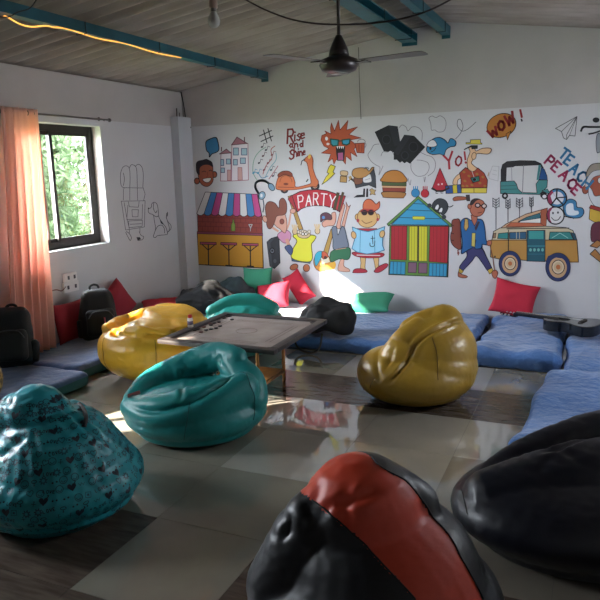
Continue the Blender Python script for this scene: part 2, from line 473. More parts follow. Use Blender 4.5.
mattress(XL+.015, 3.93, x1, 5.42, .12, blued, 'blue grey mattress against the window wall carrying the upright backpack', aqua, seed=5, wr=.012)
x2 = float(atz(74, 380, .10)[0])
mattress(XL+.015, 2.15, x2, 3.915, .12, blued, 'blue grey mattress nearest the camera on the window side', aqua, seed=6, wr=.012)

# ================================================================ BEAN BAGS
def leather(name, col, rough=.38, spec=.5, vary=.10):
    return mat(name, col, rough, bump=.12, bscale=420, vary=vary, vscale=5, spec=spec, bdist=.003)
def loft(levels, n=240, m=130, p=2.0):
    """levels: (z, cx, cy, rx, ry, rot) bottom to top"""
    L = cat(levels, 40); L = np.array(L)
    # resample evenly along the silhouette
    s = np.concatenate([[0], np.cumsum(np.hypot(np.diff(L[:, 0]), np.diff(L[:, 3])) + 1e-4)])
    t = np.linspace(0, s[-1], m); L = np.stack([np.interp(t, s, L[:, i]) for i in range(L.shape[1])], 1)
    V = []; Fc = []
    for l in L:
        z, cx, cy, rx, ry, rot = l[:6]; c, sn = math.cos(rot), math.sin(rot)
        tx = l[6] if len(l) > 6 else 0; ty = l[7] if len(l) > 7 else 0   # tilt: dz per metre in x and y
        for j in range(n):
            q = 2*pi*j/n; x = max(rx, 0.001)*math.cos(q); y = max(ry, .001)*math.sin(q)
            X, Y = x*c-y*sn, x*sn+y*c
            V.append((cx+X, cy+Y, z+tx*X+ty*Y))
    k = len(L)
    for i in range(k-1):
        for j in range(n): Fc.append((i*n+j, i*n+(j+1) % n, (i+1)*n+(j+1) % n, (i+1)*n+j))
    V.append(tuple(np.mean(V[:n], 0))); V.append(tuple(np.mean(V[(k-1)*n:k*n], 0)))
    a, b = len(V)-2, len(V)-1
    for j in range(n): Fc.append((a, (j+1) % n, j)); Fc.append((b, (k-1)*n+j, (k-1)*n+(j+1) % n))
    return np.array(V), Fc
def seg_d(P, pts):
    """distance from points P to a polyline, plus the running parameter"""
    best = np.full(len(P), 9e9); par = np.zeros(len(P)); tot = 0
    pts = [np.array(p, float) for p in pts]
    ls = [np.linalg.norm(b-a) for a, b in zip(pts, pts[1:])]; S = sum(ls)
    for a, b, l in zip(pts, pts[1:], ls):
        t = np.clip(((P-a)@(b-a))/max(l*l, 1e-12), 0, 1)
        d = np.linalg.norm(P-a-t[:, None]*(b-a), axis=1); k = d < best
        best[k] = d[k]; par[k] = (tot+t[k]*l)/max(S, 1e-9); tot += l
    return best, par
def hits(V, Fc, px):
    tree_ = BVHTree.FromPolygons([tuple(v) for v in V], [list(f) for f in Fc]); out = []
    for (x, y) in px:
        h = tree_.ray_cast(Vector(CAM), Vector(ray(x, y)).normalized())
        if h[0] is not None: out.append(np.array(h[0]))
    return out
def sculpt(V, Fc, feats):
    """feats: (kind, points, width, amount). g: soft dent or bulge, c: sharp crease, z: vertical push.
    Points with two values are looked up on the surface; three values are metres."""
    for ft in feats:
        kind, pts, w, a = ft[:4]; fade = ft[4] if len(ft) > 4 else True
        P3 = hits(V, Fc, pts) if len(pts[0]) == 2 else [np.array(p, float) for p in pts]
        if len(P3) < 1: continue
        if len(P3) == 1: P3 = P3*2
        if len(P3) > 2: P3 = cat(P3, 6)
        d, t = seg_d(V, P3)
        env = np.minimum(1, np.minimum(t, 1-t)*5+.15) if fade and len(pts) > 1 else 1
        N = normals(V, Fc)
        if kind in 'gz': k = np.exp(-(d/w)**2)*a*env
        elif kind == 'c': k = np.exp(-(d/w))*a*env
        elif kind == 'f':     # fold: groove with a raised lip beside it
            k = (-np.exp(-(d/w)) + .75*np.exp(-((d-2.2*w)/(1.3*w))**2))*a*env
        if kind == 'z': V = V+np.outer(k, [0, 0, 1])
        else: V = V+N*k[:, None]
    return V
def smooth(V, Fc, it=2, f=.5):
    F4 = np.array([g if len(g) == 4 else (g[0], g[1], g[2], g[2]) for g in Fc])
    for _ in range(it):
        A = np.zeros_like(V); c = np.zeros(len(V))
        for i in range(4):
            a, b = F4[:, i], F4[:, (i+1) % 4]
            np.add.at(A, a, V[b]); np.add.at(A, b, V[a]); np.add.at(c, a, 1); np.add.at(c, b, 1)
        V = V+(A/c[:, None]-V)*f
    return V
def mask(V, c, r):
    return np.exp(-np.sum(((V-np.array(c))/np.array(r))**2, 1))
def seam(V, Fc, px, name, m, parent, r=.0022, off=.002):
    P3 = hits(V, Fc, px)
    if len(P3) < 2: return
    Q = cat(P3, 8)
    t_ = BVHTree.FromPolygons([tuple(v) for v in V], [list(f) for f in Fc]); R = []; parent = parent.children[0]
    for q in Q:
        h = t_.find_nearest(Vector(q)); R.append(h[0]+h[1]*off)
    mb = MB(); mb.tube(R, r, 5); mb.build(name, [m], parent)
def finish_bag(name, V, Fc, mats, label, base, mi=None, cat_='bean bag', part='bag_body'):
    V = V.copy(); V[:, 2] = np.maximum(V[:, 2], .0015)
    t = empty(name, base, label, cat_)
    mesh_obj(part, V, Fc, mats, mi, t, smooth=True)
    return t, V
tagred = mat('small_red_label', '#8a4a48', .6)
tagw = mat('white_label', '#c9c5bd', .6)


def lobes(c, items, voxel=.012, it=5):
    """puffy bag from overlapping lobes fused into one skin; local axes: right, away, up"""
    A = np.array([r0, [-r0[1], r0[0], 0], [0, 0, 1]]); c = np.array([c[0], c[1], 0.])
    W = lambda p: c+np.array(p, float)@A
    V = []; Fc = []
    for itx in items:
        if itx[0] == 'ell':
            _, p, r, rot = itx; m = MB(); n = 40; k = 24
            Rm = np.array((Matrix.Rotation(rot[2], 3, 'Z')@Matrix.Rotation(rot[1], 3, 'Y')@Matrix.Rotation(rot[0], 3, 'X')))
            L = [];
            for i in range(1, k):
                t = pi*i/k-pi/2
                for j in range(n):
                    q = 2*pi*j/n; L.append((r[0]*math.cos(t)*math.cos(q), r[1]*math.cos(t)*math.sin(q), r[2]*math.sin(t)))
            L.append((0, 0, -r[2])); L.append((0, 0, r[2])); L = np.array(L)@Rm.T+np.array(p)
            b = len(V); V += [W(q) for q in L]
            for i in range(k-2):
                for j in range(n): Fc.append(tuple(b+x for x in (i*n+j, i*n+(j+1) % n, (i+1)*n+(j+1) % n, (i+1)*n+j)))
            for j in range(n):
                Fc.append((b+(k-1)*n, b+(j+1) % n, b+j)); Fc.append((b+(k-1)*n+1, b+(k-2)*n+j, b+(k-2)*n+(j+1) % n))
        else:
            _, pts, rs = itx
            Q = cat([tuple(p)+(r,) for p, r in zip(pts, rs)], 8)
            d0 = np.array(Q[0][:3])-np.array(Q[1][:3]); d1 = np.array(Q[-1][:3])-np.array(Q[-2][:3])
            d0 /= np.linalg.norm(d0); d1 /= np.linalg.norm(d1); E0 = []; E1 = []
            for g in (.98, .85, .6, .3): E0.append(tuple(Q[0][:3]+d0*Q[0][3]*g)+(Q[0][3]*math.sqrt(1-g*g),)); E1.append(tuple(Q[-1][:3]+d1*Q[-1][3]*g)+(Q[-1][3]*math.sqrt(1-g*g),))
            Q = E0+[tuple(q) for q in Q]+E1[::-1]
            m = MB(); m.tube([W(q[:3]) for q in Q], [q[3] for q in Q], 28)
            b = len(V); V += [np.array(v) for v in m.V]; Fc += [tuple(b+i for i in f) for f in m.F]
    me = bpy.data.meshes.new('tmp'); me.from_pydata([tuple(v) for v in V], [], Fc)
    o = bpy.data.objects.new('tmp', me); COL.objects.link(o)
    md = o.modifiers.new('r', 'REMESH'); md.mode = 'VOXEL'; md.voxel_size = voxel
    ev = o.evaluated_get(bpy.context.evaluated_depsgraph_get()); m2 = ev.to_mesh()
    V2 = np.array([v.co[:] for v in m2.vertices]); F2 = [tuple(p.vertices) for p in m2.polygons]
    ev.to_mesh_clear(); bpy.data.objects.remove(o); bpy.data.meshes.remove(me)
    V2 = smooth(V2, F2, it)
    return V2, F2

def cloth(V, Fc, zone, shrink=(-.03, -.16), pin=(.35, .2), bend=4, frames=14, gravity=.6):
    """let the skin settle as loose cloth; zone 0..1 marks where it is slack and crumpled"""
    me = bpy.data.meshes.new('tmp'); me.from_pydata([tuple(v) for v in V], [], Fc)
    o = bpy.data.objects.new('tmp', me); COL.objects.link(o)
    g = o.vertex_groups.new(name='p'); g2 = o.vertex_groups.new(name='s')
    zone = np.clip(zone, 0, 1)
    w = np.where(V[:, 2] < .05, 1., pin[0]+(pin[1]-pin[0])*zone)
    for i, x in enumerate(w): g.add([i], float(x), 'REPLACE'); g2.add([i], float(zone[i]), 'REPLACE')
    md = o.modifiers.new('c', 'CLOTH'); c = md.settings
    c.quality = 6; c.mass = .3; c.tension_stiffness = 25; c.compression_stiffness = 25; c.shear_stiffness = 8
    c.bending_model = 'ANGULAR'; c.bending_stiffness = bend
    c.shrink_min = shrink[0]; c.shrink_max = shrink[1]; c.vertex_group_shrink = 's'; c.vertex_group_mass = 'p'; c.pin_stiffness = 1
    c.effector_weights.gravity = gravity; c.air_damping = 4; c.tension_damping = 15; c.bending_damping = 2
    md.collision_settings.use_collision = False
    md.point_cache.frame_start = 1; md.point_cache.frame_end = frames+2
    for f in range(1, frames+1): SC.frame_set(f)
    ev = o.evaluated_get(bpy.context.evaluated_depsgraph_get()); m2 = ev.to_mesh()
    V2 = np.array([v.co[:] for v in m2.vertices]); ev.to_mesh_clear()
    bpy.data.objects.remove(o); bpy.data.meshes.remove(me); SC.frame_set(1)
    return V2 if not np.isnan(V2).any() else V
def loc(V, c):
    Q = V-np.array([c[0], c[1], 0]); return np.stack([Q@np.array(r0), Q@np.array([-r0[1], r0[0], 0]), V[:, 2]], 1)

# ---- teal bag in the middle
cx, cy = -2.25, 3.37
TS = lambda it: [(k[0], tuple(np.array(k[1])*[1.0, .92, 1.10]), tuple(np.array(k[2])*[1.0, .92, 1.10]), k[3]) if k[0] == 'ell' else (k[0], [tuple(np.array(p)*[1.0, .92, 1.10]) for p in k[1]], [r_*.98 for r_ in k[2]]) for k in it]
V, Fc = lobes((cx, cy), TS([
 ('ell', (0, 0, .150), (.455, .40, .160), (0, 0, 0)),
 ('ell', (0, -.02, .05), (.37, .32, .06), (0, 0, 0)), ('ell', (-.02, .02, .215), (.36, .26, .085), (0, -.25, 0)),
 ('tube', [(-.36, -.14, .215), (-.18, -.26, .215), (.08, -.26, .255), (.31, -.13, .30)], [.085, .115, .125, .115]),
 ('tube', [(-.395, -.02, .23), (-.30, .15, .285), (-.07, .25, .36), (.13, .22, .415), (.27, .08, .435)], [.06, .085, .10, .10, .07]),
 ('tube', [(.23, .10, .39), (.35, .0, .31), (.37, -.08, .22)], [.09, .10, .10]),
]), voxel=.013, it=3)
V = cloth(V, Fc, np.clip((loc(V, (cx, cy))[:, 1]+.02)*5, 0, 1)*np.clip((V[:, 2]-.2)*6, 0, 1), (-.018, -.10), (.45, .22), 6)
V = sculpt(V, Fc, [
 ('c', [(128, 405), (150, 411), (172, 408), (196, 398), (222, 381), (238, 370)], .022, -.045),
 ('f', [(172, 361), (181, 372), (182, 392), (176, 408)], .012, .016),
 ('c', [(217, 352), (222, 366), (226, 378)], .016, -.022), ('c', [(200, 355), (207, 366), (208, 384)], .018, -.018),
 ('c', [(133, 388), (140, 400)], .016, -.016), ('c', [(232, 375), (245, 372), (255, 378)], .012, -.010),
])
V = smooth(V, Fc, 1)
tm = leather('teal_leatherette', '#127f7d', .42)
stitch = mat('teal_stitching', '#0c4f50', .7)
T1, V = finish_bag('bean_bag', V, Fc, [tm], 'teal leatherette bean bag with small red label, in front of the low table', (cx, cy, 0))
seam(V, Fc, [(190, 402), (188, 415), (184, 440)], 'seam', stitch, T1)
seam(V, Fc, [(240, 372), (250, 385), (255, 405), (253, 420)], 'seam', stitch, T1)
seam(V, Fc, [(122, 400), (120, 415), (126, 432)], 'seam', stitch, T1)
P = hits(V, Fc, [(129, 398), (141, 394)])
if len(P) == 2:
    mb = MB(); a, b = P; up_ = np.array([0, 0, .022]); o_ = np.array([.0, -.008, .004])
    mb.add([a+o_, b+o_, b+o_+up_, a+o_+up_, a+o_*1.5, b+o_*1.5, b+o_*1.5+up_, a+o_*1.5+up_], [(0,1,2,3),(7,6,5,4),(0,4,5,1),(1,5,6,2),(2,6,7,3),(3,7,4,0)])
    tag(mb.build('brand_label', [tagred], T1), 'small dull red woven label')

# ---- yellow bag on the left with crumpled top
cx, cy = -3.21, 4.27
V, Fc = lobes((cx, cy), [
 ('ell', (0, 0, .26), (.45, .43, .262), (0, 0, 0)), ('ell', (0, 0, .31), (.45, .43, .19), (0, 0, 0)),
 ('tube', [(-.37, -.02, .44), (-.27, .22, .47), (.0, .34, .50), (.25, .24, .50), (.36, 0, .46)], [.05, .055, .06, .06, .06]),
 ('tube', [(-.22, -.17, .44), (-.05, -.26, .46), (.15, -.28, .46)], [.05, .07, .06]),
 ('ell', (.10, -.02, .48), (.33, .27, .07), (0, .0, 0)), ('ell', (.14, .10, .53), (.24, .2, .06), (0, .1, 0)),
], voxel=.015, it=2)
zn = np.clip((V[:, 2]-.40)/.06, 0, 1)
V = cloth(V, Fc, zn, (-.03, -.24), (.4, .16), 2.2, 16)
V += normals(V, Fc)*(crumple(V, 3.6, .06, 21, 7)*zn+fbm(V, 4, .006, 5))[:, None]
V = sculpt(V, Fc, [('f', [(127, 329), (150, 335), (175, 339), (195, 334)], .014, .03), ('g', [(112, 331), (122, 330)], .05, -.05)])
V = smooth(V, Fc, 1)
ym = leather('yellow_leatherette', '#c8982a', .40)
T2, V = finish_bag('bean_bag', V, Fc, [ym], 'round bright yellow bean bag with crumpled open top, by the low table corner', (cx, cy, 0))
sy = mat('ochre_stitching', '#7a5a16', .7)
seam(V, Fc, [(155, 340), (156, 355), (156, 375), (158, 390)], 'seam', sy, T2)
seam(V, Fc, [(105, 337), (103, 350), (112, 372)], 'seam', sy, T2)

# ---- ochre bag on the right with peak
cx, cy = -1.10, 4.50
V, Fc = lobes((cx, cy), [
 ('ell', (0, 0, .185), (.42, .39, .20), (0, 0, 0)), ('ell', (0, 0, .06), (.34, .3, .07), (0, 0, 0)),
 ('ell', (.12, .02, .33), (.315, .31, .27), (0, -.25, 0)),
 ('tube', [(.11, .02, .38), (.16, .03, .47), (.20, .04, .54)], [.27, .215, .14]),
 ('tube', [(-.06, .02, .52), (.06, .03, .595), (.18, .04, .63), (.285, .04, .615)], [.06, .05, .035, .022]), ('ell', (.11, 0, .25), (.325, .33, .22), (0, 0, 0)), ('tube', [(.2, .04, .56), (.27, .03, .46), (.31, .02, .36)], [.09, .115, .12]),
 ('ell', (-.17, -.10, .36), (.09, .13, .15), (.1, .6, .2)),
 ('tube', [(-.20, -.10, .36), (-.1, -.08, .46), (.0, -.04, .55)], [.07, .085, .06]),
 ('ell', (-.18, -.02, .20), (.25, .31, .19), (0, 0, 0)),
], voxel=.013, it=3)
Q = loc(V, (cx, cy))
zn = np.clip((-.02-Q[:, 0])*7, 0, 1)*np.clip((Q[:, 0]+.26)*9, 0, 1)*np.clip((V[:, 2]-.30)*8, 0, 1)
V = cloth(V, Fc, zn, (-.018, -.22), (.42, .18), 3.5)
V = sculpt(V, Fc, [
 ('f', [(384, 384), (394, 378), (406, 364), (414, 348), (426, 336), (445, 326), (462, 320)], .012, .028),
 ('c', [(372, 383), (368, 395)], .03, -.012), ('c', [(379, 350), (377, 370), (381, 384)], .014, -.028),
 ('c', [(395, 345), (390, 360), (384, 372)], .014, -.02),
])
V = smooth(V, Fc, 1)
om = leather('ochre_leatherette', '#a3802a', .36)
T3, V = finish_bag('bean_bag', V, Fc, [om], 'ochre yellow bean bag rising to a peak, in front of the back mattresses', (cx, cy, 0))
sm = mat('dark_ochre_stitching', '#5c4412', .7)
seam(V, Fc, [(431, 335), (437, 355), (438, 380), (430, 412)], 'seam', sm, T3)
seam(V, Fc, [(375, 378), (370, 388), (366, 402)], 'seam', sm, T3)

# ---- printed teal bag at the left edge
cx, cy = -2.38, 2.30
V, Fc = lobes((cx, cy), [
 ('ell', (0, 0, .18), (.425, .40, .19), (0, 0, 0)), ('ell', (0, 0, .06), (.37, .34, .07), (0, 0, 0)),
 ('tube', [(0, 0, .23), (-.02, 0, .34), (-.05, 0, .44), (-.07, 0, .51)], [.37, .31, .23, .15]),
 ('tube', [(-.20, .0, .575), (-.08, 0, .60), (.03, 0, .585)], [.035, .04, .035]), ('tube', [(-.17, 0, .50), (.0, 0, .50)], [.10, .11]),
 ('ell', (.07, .05, .43), (.11, .10, .06), (0, .6, 0)),
 ('ell', (.19, -.02, .32), (.17, .18, .10), (0, .5, 0)),
], voxel=.013, it=3)
zn = np.clip((V[:, 2]-.3)*3, 0, 1)
V = cloth(V, Fc, zn, (-.03, -.10), (.35, .2), 6)
V = sculpt(V, Fc, [
 ('f', [(56, 400), (70, 414), (90, 431), (112, 446)], .012, .02),
 ('c', [(40, 405), (38, 425)], .02, -.02), ('c', [(10, 444), (22, 442)], .02, -.025),
 ('c', [(12, 448), (0, 456)], .02, -.025), ('c', [(55, 535), (90, 538)], .03, -.01),
])
V = smooth(V, Fc, 1)
pm = leather('printed_teal_leatherette', '#2496a0', .34)
ink = mat('navy_ink', '#0c2230', .45); inkf = mat('faded_ink', '#124a58', .45)
nb = len(V); PV = V.copy(); PV[:, 2] = np.maximum(PV[:, 2], .0015)
bv = BVHTree.FromPolygons([tuple(v) for v in PV], [list(f) for f in Fc])
DV = []; DF = []; DM = []
def stamp(th, z, shapes, s, rot, mi):
    c = Vector((cx, cy, z)); dr = Vector((math.cos(th), math.sin(th), 0))
    h = bv.ray_cast(c+dr*2, -dr)
    if h[0] is None: return
    q, nr = h[0], h[1]
    if nr.dot(dr) < 0: nr = -nr
    u = Vector((0, 0, 1)).cross(nr).normalized(); v = nr.cross(u)
    def pt(a, b, off=.0016):
        a, b = a*math.cos(rot)-b*math.sin(rot), a*math.sin(rot)+b*math.cos(rot)
        w_ = q+u*a*s+v*b*s; n_ = bv.find_nearest(w_)
        return n_[0]+n_[1]*off if n_[1].dot(nr) > 0 else n_[0]-n_[1]*off
    for kind, pts in shapes:
        if kind == 'fill':
            b0 = len(DV); cpt = np.mean(np.array(pts), 0); DV.append(pt(*cpt, .0022))
            for a_ in pts: DV.append(pt(*a_))
            k = len(pts)
            for i in range(k): DF.append((b0, b0+1+i, b0+1+(i+1) % k)); DM.append(mi)
        else:
            for (a0, b0_), (a1, b1) in zip(pts, pts[1:]):
                dx, dy = a1-a0, b1-b0_; l = math.hypot(dx, dy) or 1; nx_, ny_ = -dy/l*.11, dx/l*.11; k = len(DV)
                DV.extend([pt(a0-nx_, b0_-ny_), pt(a1-nx_, b1-ny_), pt(a1+nx_, b1+ny_), pt(a0+nx_, b0_+ny_)]); DF.append((k, k+1, k+2, k+3)); DM.append(mi)
heart = [(.95*math.sin(t)**3, (.8*math.cos(t)-.35*math.cos(2*t)-.15*math.cos(3*t)-.05*math.cos(4*t))) for t in np.linspace(0, 2*pi, 18, endpoint=False)]
circ = [(math.cos(t), math.sin(t)) for t in np.linspace(0, 2*pi, 13)]
LET = {'L': [[(0, 1), (0, 0), (.6, 0)]], 'O': [[(0, .5), (.15, 0), (.5, 0), (.65, .5), (.5, 1), (.15, 1), (0, .5)]], 'V': [[(0, 1), (.33, 0), (.66, 1)]], 'E': [[(.6, 1), (0, 1), (0, 0), (.6, 0)], [(0, .5), (.5, .5)]]}
def word(w_):
    out = []
    for i, ch in enumerate(w_):
        for st in LET[ch]: out.append(('line', [(a*.9+i*.95-1.9, b-.5) for a, b in st]))
    return out
DO = [
 ([('fill', heart), ('line', [(.6, .6), (1.0, 1.1), (.7, 1.3)])], .021, 1),
 (word('LOVE'), .015, 1),
 ([('line', circ), ('line', [(.5*a, .5*b-.1) for a, b in circ[6:13]])], .017, 2),
 ([('line', [(-1, 0), (1, 0)]), ('line', [(0, -1), (0, 1)]), ('line', [(-.4, 1), (.4, 1)])], .011, 1),
 ([('line', [(-1, -1), (1, -1), (1, 1), (-1, 1), (-1, -1)]), ('fill', [(-.4, -.4), (.4, -.4), (.4, .4), (-.4, .4)])], .012, 2),
 ([('line', [(.9*math.cos(t), .5*math.sin(t)+.5) for t in np.linspace(0, 2*pi, 10)]), ('line', [(0, 0), (0, -1)]), ('line', [(-.3, -.7), (.3, -.7)])], .014, 1),
 ([('fill', [(.5*a-1, .5*b) for a, b in circ[:-1]]), ('fill', [(.5*a+1, .5*b+.2) for a, b in circ[:-1]])], .009, 1),
 ([('line', [(math.cos(t)*r_, math.sin(t)*r_) for t, r_ in zip(np.linspace(0, 2*pi, 17), [1, .4]*9)])], .019, 2),
 ([('line', heart+heart[:1])], .016, 2),
 ([('line', [(-1.2, .5), (-.6, -.5), (0, .5), (.6, -.5), (1.2, .5)])], .012, 2),
]
rg = np.random.default_rng(5); k = 0
for zi, z in enumerate(np.arange(.05, .62, .036)):
    r_ = .42 if z < .4 else .42-(z-.4)*.9
    nn = int(2*pi*r_/.052); seq = zi*3
    for i in range(nn):
        th = 2*pi*(i+.5*(zi % 2))/nn
        if not (-2.9 < math.atan2(math.sin(th), math.cos(th)) < 1.3): continue
        k += 1
        pick = 0 if (i*2+zi*3) % 9 == 0 else (1 if (i+zi*4) % 8 == 3 else int(rg.integers(2, 10)))
        sh, s, m_ = DO[pick]
        stamp(th+rg.uniform(-.02, .02), z+rg.uniform(-.006, .006), sh, s, rg.uniform(-.25, .25), m_)
V2 = np.vstack([PV, np.array([tuple(v) for v in DV])])
F2 = list(Fc)+[tuple(nb+i for i in f) for f in DF]
T4 = empty('bean_bag', (cx, cy, 0), 'teal bean bag printed with dark hearts and doodles, at the left edge in front', 'bean bag')
mesh_obj('bag_body', V2, F2, [pm, ink, inkf], [0]*len(Fc)+DM, T4, smooth=[True]*len(Fc)+[False]*len(DF))
# rolled black opening on its right shoulder and the loose flap below it
def strap(px, zs, w, th_, name, m, parent, nrm=(0, -1, 0)):
    pass
a = atz(80, 420, .46); b = atz(82, 402, .50)
L, Ff = rbox((.13, .10, .06), .028, (24, 18, 14))
Tm = rotm(.2, .25, .3, (a+b)/2+np.array([-.045, .0, 0]))
L = L @ np.array(Tm)[:3, :3].T+np.array(Tm)[:3, 3]; L += normals(L, Ff)*(crumple(L, 9, .03, 51))[:, None]
mesh_obj('collar_fold', smooth(L, Ff, 2), Ff, pm, parent=T4, smooth=True)
Hs = hits(PV, Fc, [(73, 401), (79, 404), (84, 410), (86, 418), (84, 427)])
if len(Hs) >= 3:
    mb = MB(); mb.tube(cat(Hs, 5), .011, 8); tag(mb.build('zip_binding', [mat('black_binding', '#17161b', .5)], T4), 'black binding of the opening')

# ---- red and black bag in front
cx, cy = -.60, 1.90
V, Fc = lobes((cx, cy), [
 ('ell', (0, 0, .22), (.43, .40, .23), (0, 0, 0)), ('ell', (0, 0, .07), (.36, .34, .08), (0, 0, 0)),
 ('tube', [(0, 0, .26), (-.01, 0, .38), (-.03, 0, .48), (-.04, 0, .54)], [.39, .34, .265, .20]),
 ('tube', [(-.20, -.04, .54), (-.09, 0, .62), (.04, .02, .615), (.13, .02, .55)], [.10, .085, .085, .09]),
 ('tube', [(-.23, -.03, .48), (-.29, -.02, .30)], [.11, .14]),
], voxel=.012, it=5)
Q = loc(V, (cx, cy))
zn = np.clip((.1-Q[:, 0])*3, 0, 1)*np.clip((V[:, 2]-.35)*5, 0, 1)
V = cloth(V, Fc, zn, (-.012, -.06), (.5, .3), 10)
V = sculpt(V, Fc, [
 ('g', [(337, 505), (352, 506)], .05, -.022), ('f', [(322, 512), (338, 503), (360, 498), (380, 488)], .012, .012),
 ('c', [(285, 496), (289, 515), (286, 533), (277, 540)], .014, -.022), ('c', [(303, 500), (310, 518), (300, 538)], .014, -.02),
])
V = smooth(V, Fc, 1)
blk = leather('black_leatherette', '#141519', .42); rdm = leather('orange_red_leatherette', '#cf4327', .45)
s1 = [(281, 479), (297, 489), (312, 500), (332, 516), (360, 540), (388, 570), (415, 599)]
s2 = [(363, 450), (372, 458), (384, 469), (415, 491), (440, 525), (462, 560), (483, 599)]
# panels: assigned by looking up which side of the panel seams each face lies
def side_curve(px):
    P3 = hits(V, Fc, px); return np.array(cat(P3, 10))
c1, c2 = side_curve(s1), side_curve(s2)
cen = np.array([cx, cy, .35])
def ang3(P):  # project on unit sphere about the bag centre
    Q = P-cen; return Q/np.linalg.norm(Q, axis=1, keepdims=True)
def plane_of(c):
    Q = ang3(c); u_, s_, vt = np.linalg.svd(Q-Q.mean(0)*0); n_ = vt[2]; return n_
n1, n2 = plane_of(c1), plane_of(c2)
mid = ang3(np.array(hits(V, Fc, [(350, 490)])))[0]
if mid@n1 < 0: n1 = -n1
if mid@n2 < 0: n2 = -n2
Fa = np.array([f if len(f) == 4 else (f[0], f[1], f[2], f[2]) for f in Fc]); FCn = ang3(V[Fa].mean(1))
def near_side(c, n_):
    # signed side of a curve drawn on the sphere: nearest curve point + tangent
    Q = ang3(c); out = np.zeros(len(FCn))
    Tn = np.gradient(Q, axis=0)
    for i0 in range(0, len(FCn), 4000):
        B = FCn[i0:i0+4000]; dd = B@Q.T; k_ = dd.argmax(1)
        out[i0:i0+4000] = np.einsum('ij,ij->i', np.cross(Tn[k_], Q[k_]), B-Q[k_])
    return out
sg1, sg2 = near_side(c1, n1), near_side(c2, n2)
def sgn(c):
    Q = ang3(c); Tn = np.gradient(Q, axis=0); dd = mid@Q.T; k_ = dd.argmax(); return np.sign(np.cross(Tn[k_], Q[k_])@(mid-Q[k_]))
front = FCn@mid > -.25
isred = (sg1*sgn(c1) > 0) & (sg2*sgn(c2) > 0) & front
low = (FCn@n1 < -.93)
mi = np.where(isred, 1, 0)
lowr = (V[Fa].mean(1)[:, 2] < .20) & (FCn@ang3(np.array([[cx-.5, cy-.2, .35]]))[0] > .55)
mi = np.where(lowr, 1, mi)
T5, V = finish_bag('bean_bag', V, Fc, [blk, rdm], 'large black bean bag with orange red panels, nearest the camera at the bottom', (cx, cy, 0), mi)
sb = mat('dark_stitching', '#0b0b0d', .6)
seam(V, Fc, s1, 'seam', sb, T5, .003); seam(V, Fc, s2, 'seam', sb, T5, .003)
seam(V, Fc, [(379, 448), (410, 462), (440, 490), (470, 530)], 'seam', sb, T5, .003)


# ---- navy bag at the right
cx, cy = .10, 2.90
V, Fc = lobes((cx, cy), [
 ('ell', (0, 0, .20), (.64, .42, .21), (0, 0, 0)), ('ell', (0, 0, .07), (.52, .36, .08), (0, 0, 0)),
 ('tube', [(-.47, -.02, .25), (-.22, -.02, .30), (.05, -.02, .34), (.3, 0, .35)], [.13, .16, .17, .16]),
 ('tube', [(-.46, .12, .29), (-.25, .18, .37), (.05, .22, .44), (.35, .22, .47)], [.05, .07, .09, .10]),
], voxel=.014, it=3)
Q = loc(V, (cx, cy))
zn = np.clip((V[:, 2]-.27)*6, 0, 1)
V = cloth(V, Fc, zn, (-.015, -.085), (.45, .28), 6)
V = sculpt(V, Fc, [
 ('f', [(540, 452), (560, 448), (585, 440)], .012, .016),
 ('c', [(558, 448), (575, 458), (590, 470)], .012, -.014), ('c', [(558, 448), (545, 462), (535, 478)], .012, -.014), ('c', [(558, 448), (530, 452), (510, 458)], .012, -.014),
 ('c', [(466, 470), (462, 490), (468, 510)], .02, -.010),
])
V = smooth(V, Fc, 1)
nm = leather('navy_leatherette', '#0d0f1a', .40)
T6, V = finish_bag('bean_bag', V, Fc, [nm], 'wide dark navy bean bag slumped at the right edge beside the blue mattress', (cx, cy, 0))
seam(V, Fc, [(466, 470), (462, 490), (468, 515)], 'seam', sb, T6)

# ---- second teal bag behind the table
cx, cy = -2.86, 5.14
V, Fc = lobes((cx, cy), [
 ('ell', (0, 0, .17), (.38, .36, .18), (0, 0, 0)), ('ell', (0, 0, .32), (.36, .3, .17), (0, 0, 0)),
 ('tube', [(-.28, .0, .44), (-.1, .05, .50), (.10, .05, .50), (.26, 0, .45)], [.06, .07, .08, .07]),
], voxel=.016, it=2)
V = cloth(V, Fc, np.clip((V[:, 2]-.2)*8, 0, 1), (-.04, -.26), (.4, .16), 2.2, 16)
V = smooth(V, Fc, 1)
tm2 = leather('sea_green_leatherette', '#238b80', .38)
T7, V = finish_bag('bean_bag', V, Fc, [tm2], 'sea green bean bag with crumpled top, behind the low table', (cx, cy, 0))

# ---- patterned bag, only its edge shows at the far left
cx, cy = -3.92, 2.95
lv = [(.145, cx, cy, .12, .12), (.149, cx, cy, .22, .22), (.2, cx, cy, .30, .30), (.32, cx, cy, .32, .31), (.44, cx, cy, .24, .24), (.50, cx, cy, .13, .13), (.52, cx, cy, .01, .01)]
V, Fc = loft([tuple(l)+(0,) for l in lv], 120, 60)
V += normals(V, Fc)*(crumple(V, 4, .03, 91)+fbm(V, 4, .01, 2))[:, None]
pt = mat('gold_black_print', '#a8874a', .7, col2='#2a2018', vscale=38, bump=.1)
T8, V = finish_bag('bean_bag', V, Fc, [pt], 'gold and black patterned bag just showing at the left edge behind the printed teal one', (cx, cy, .13))
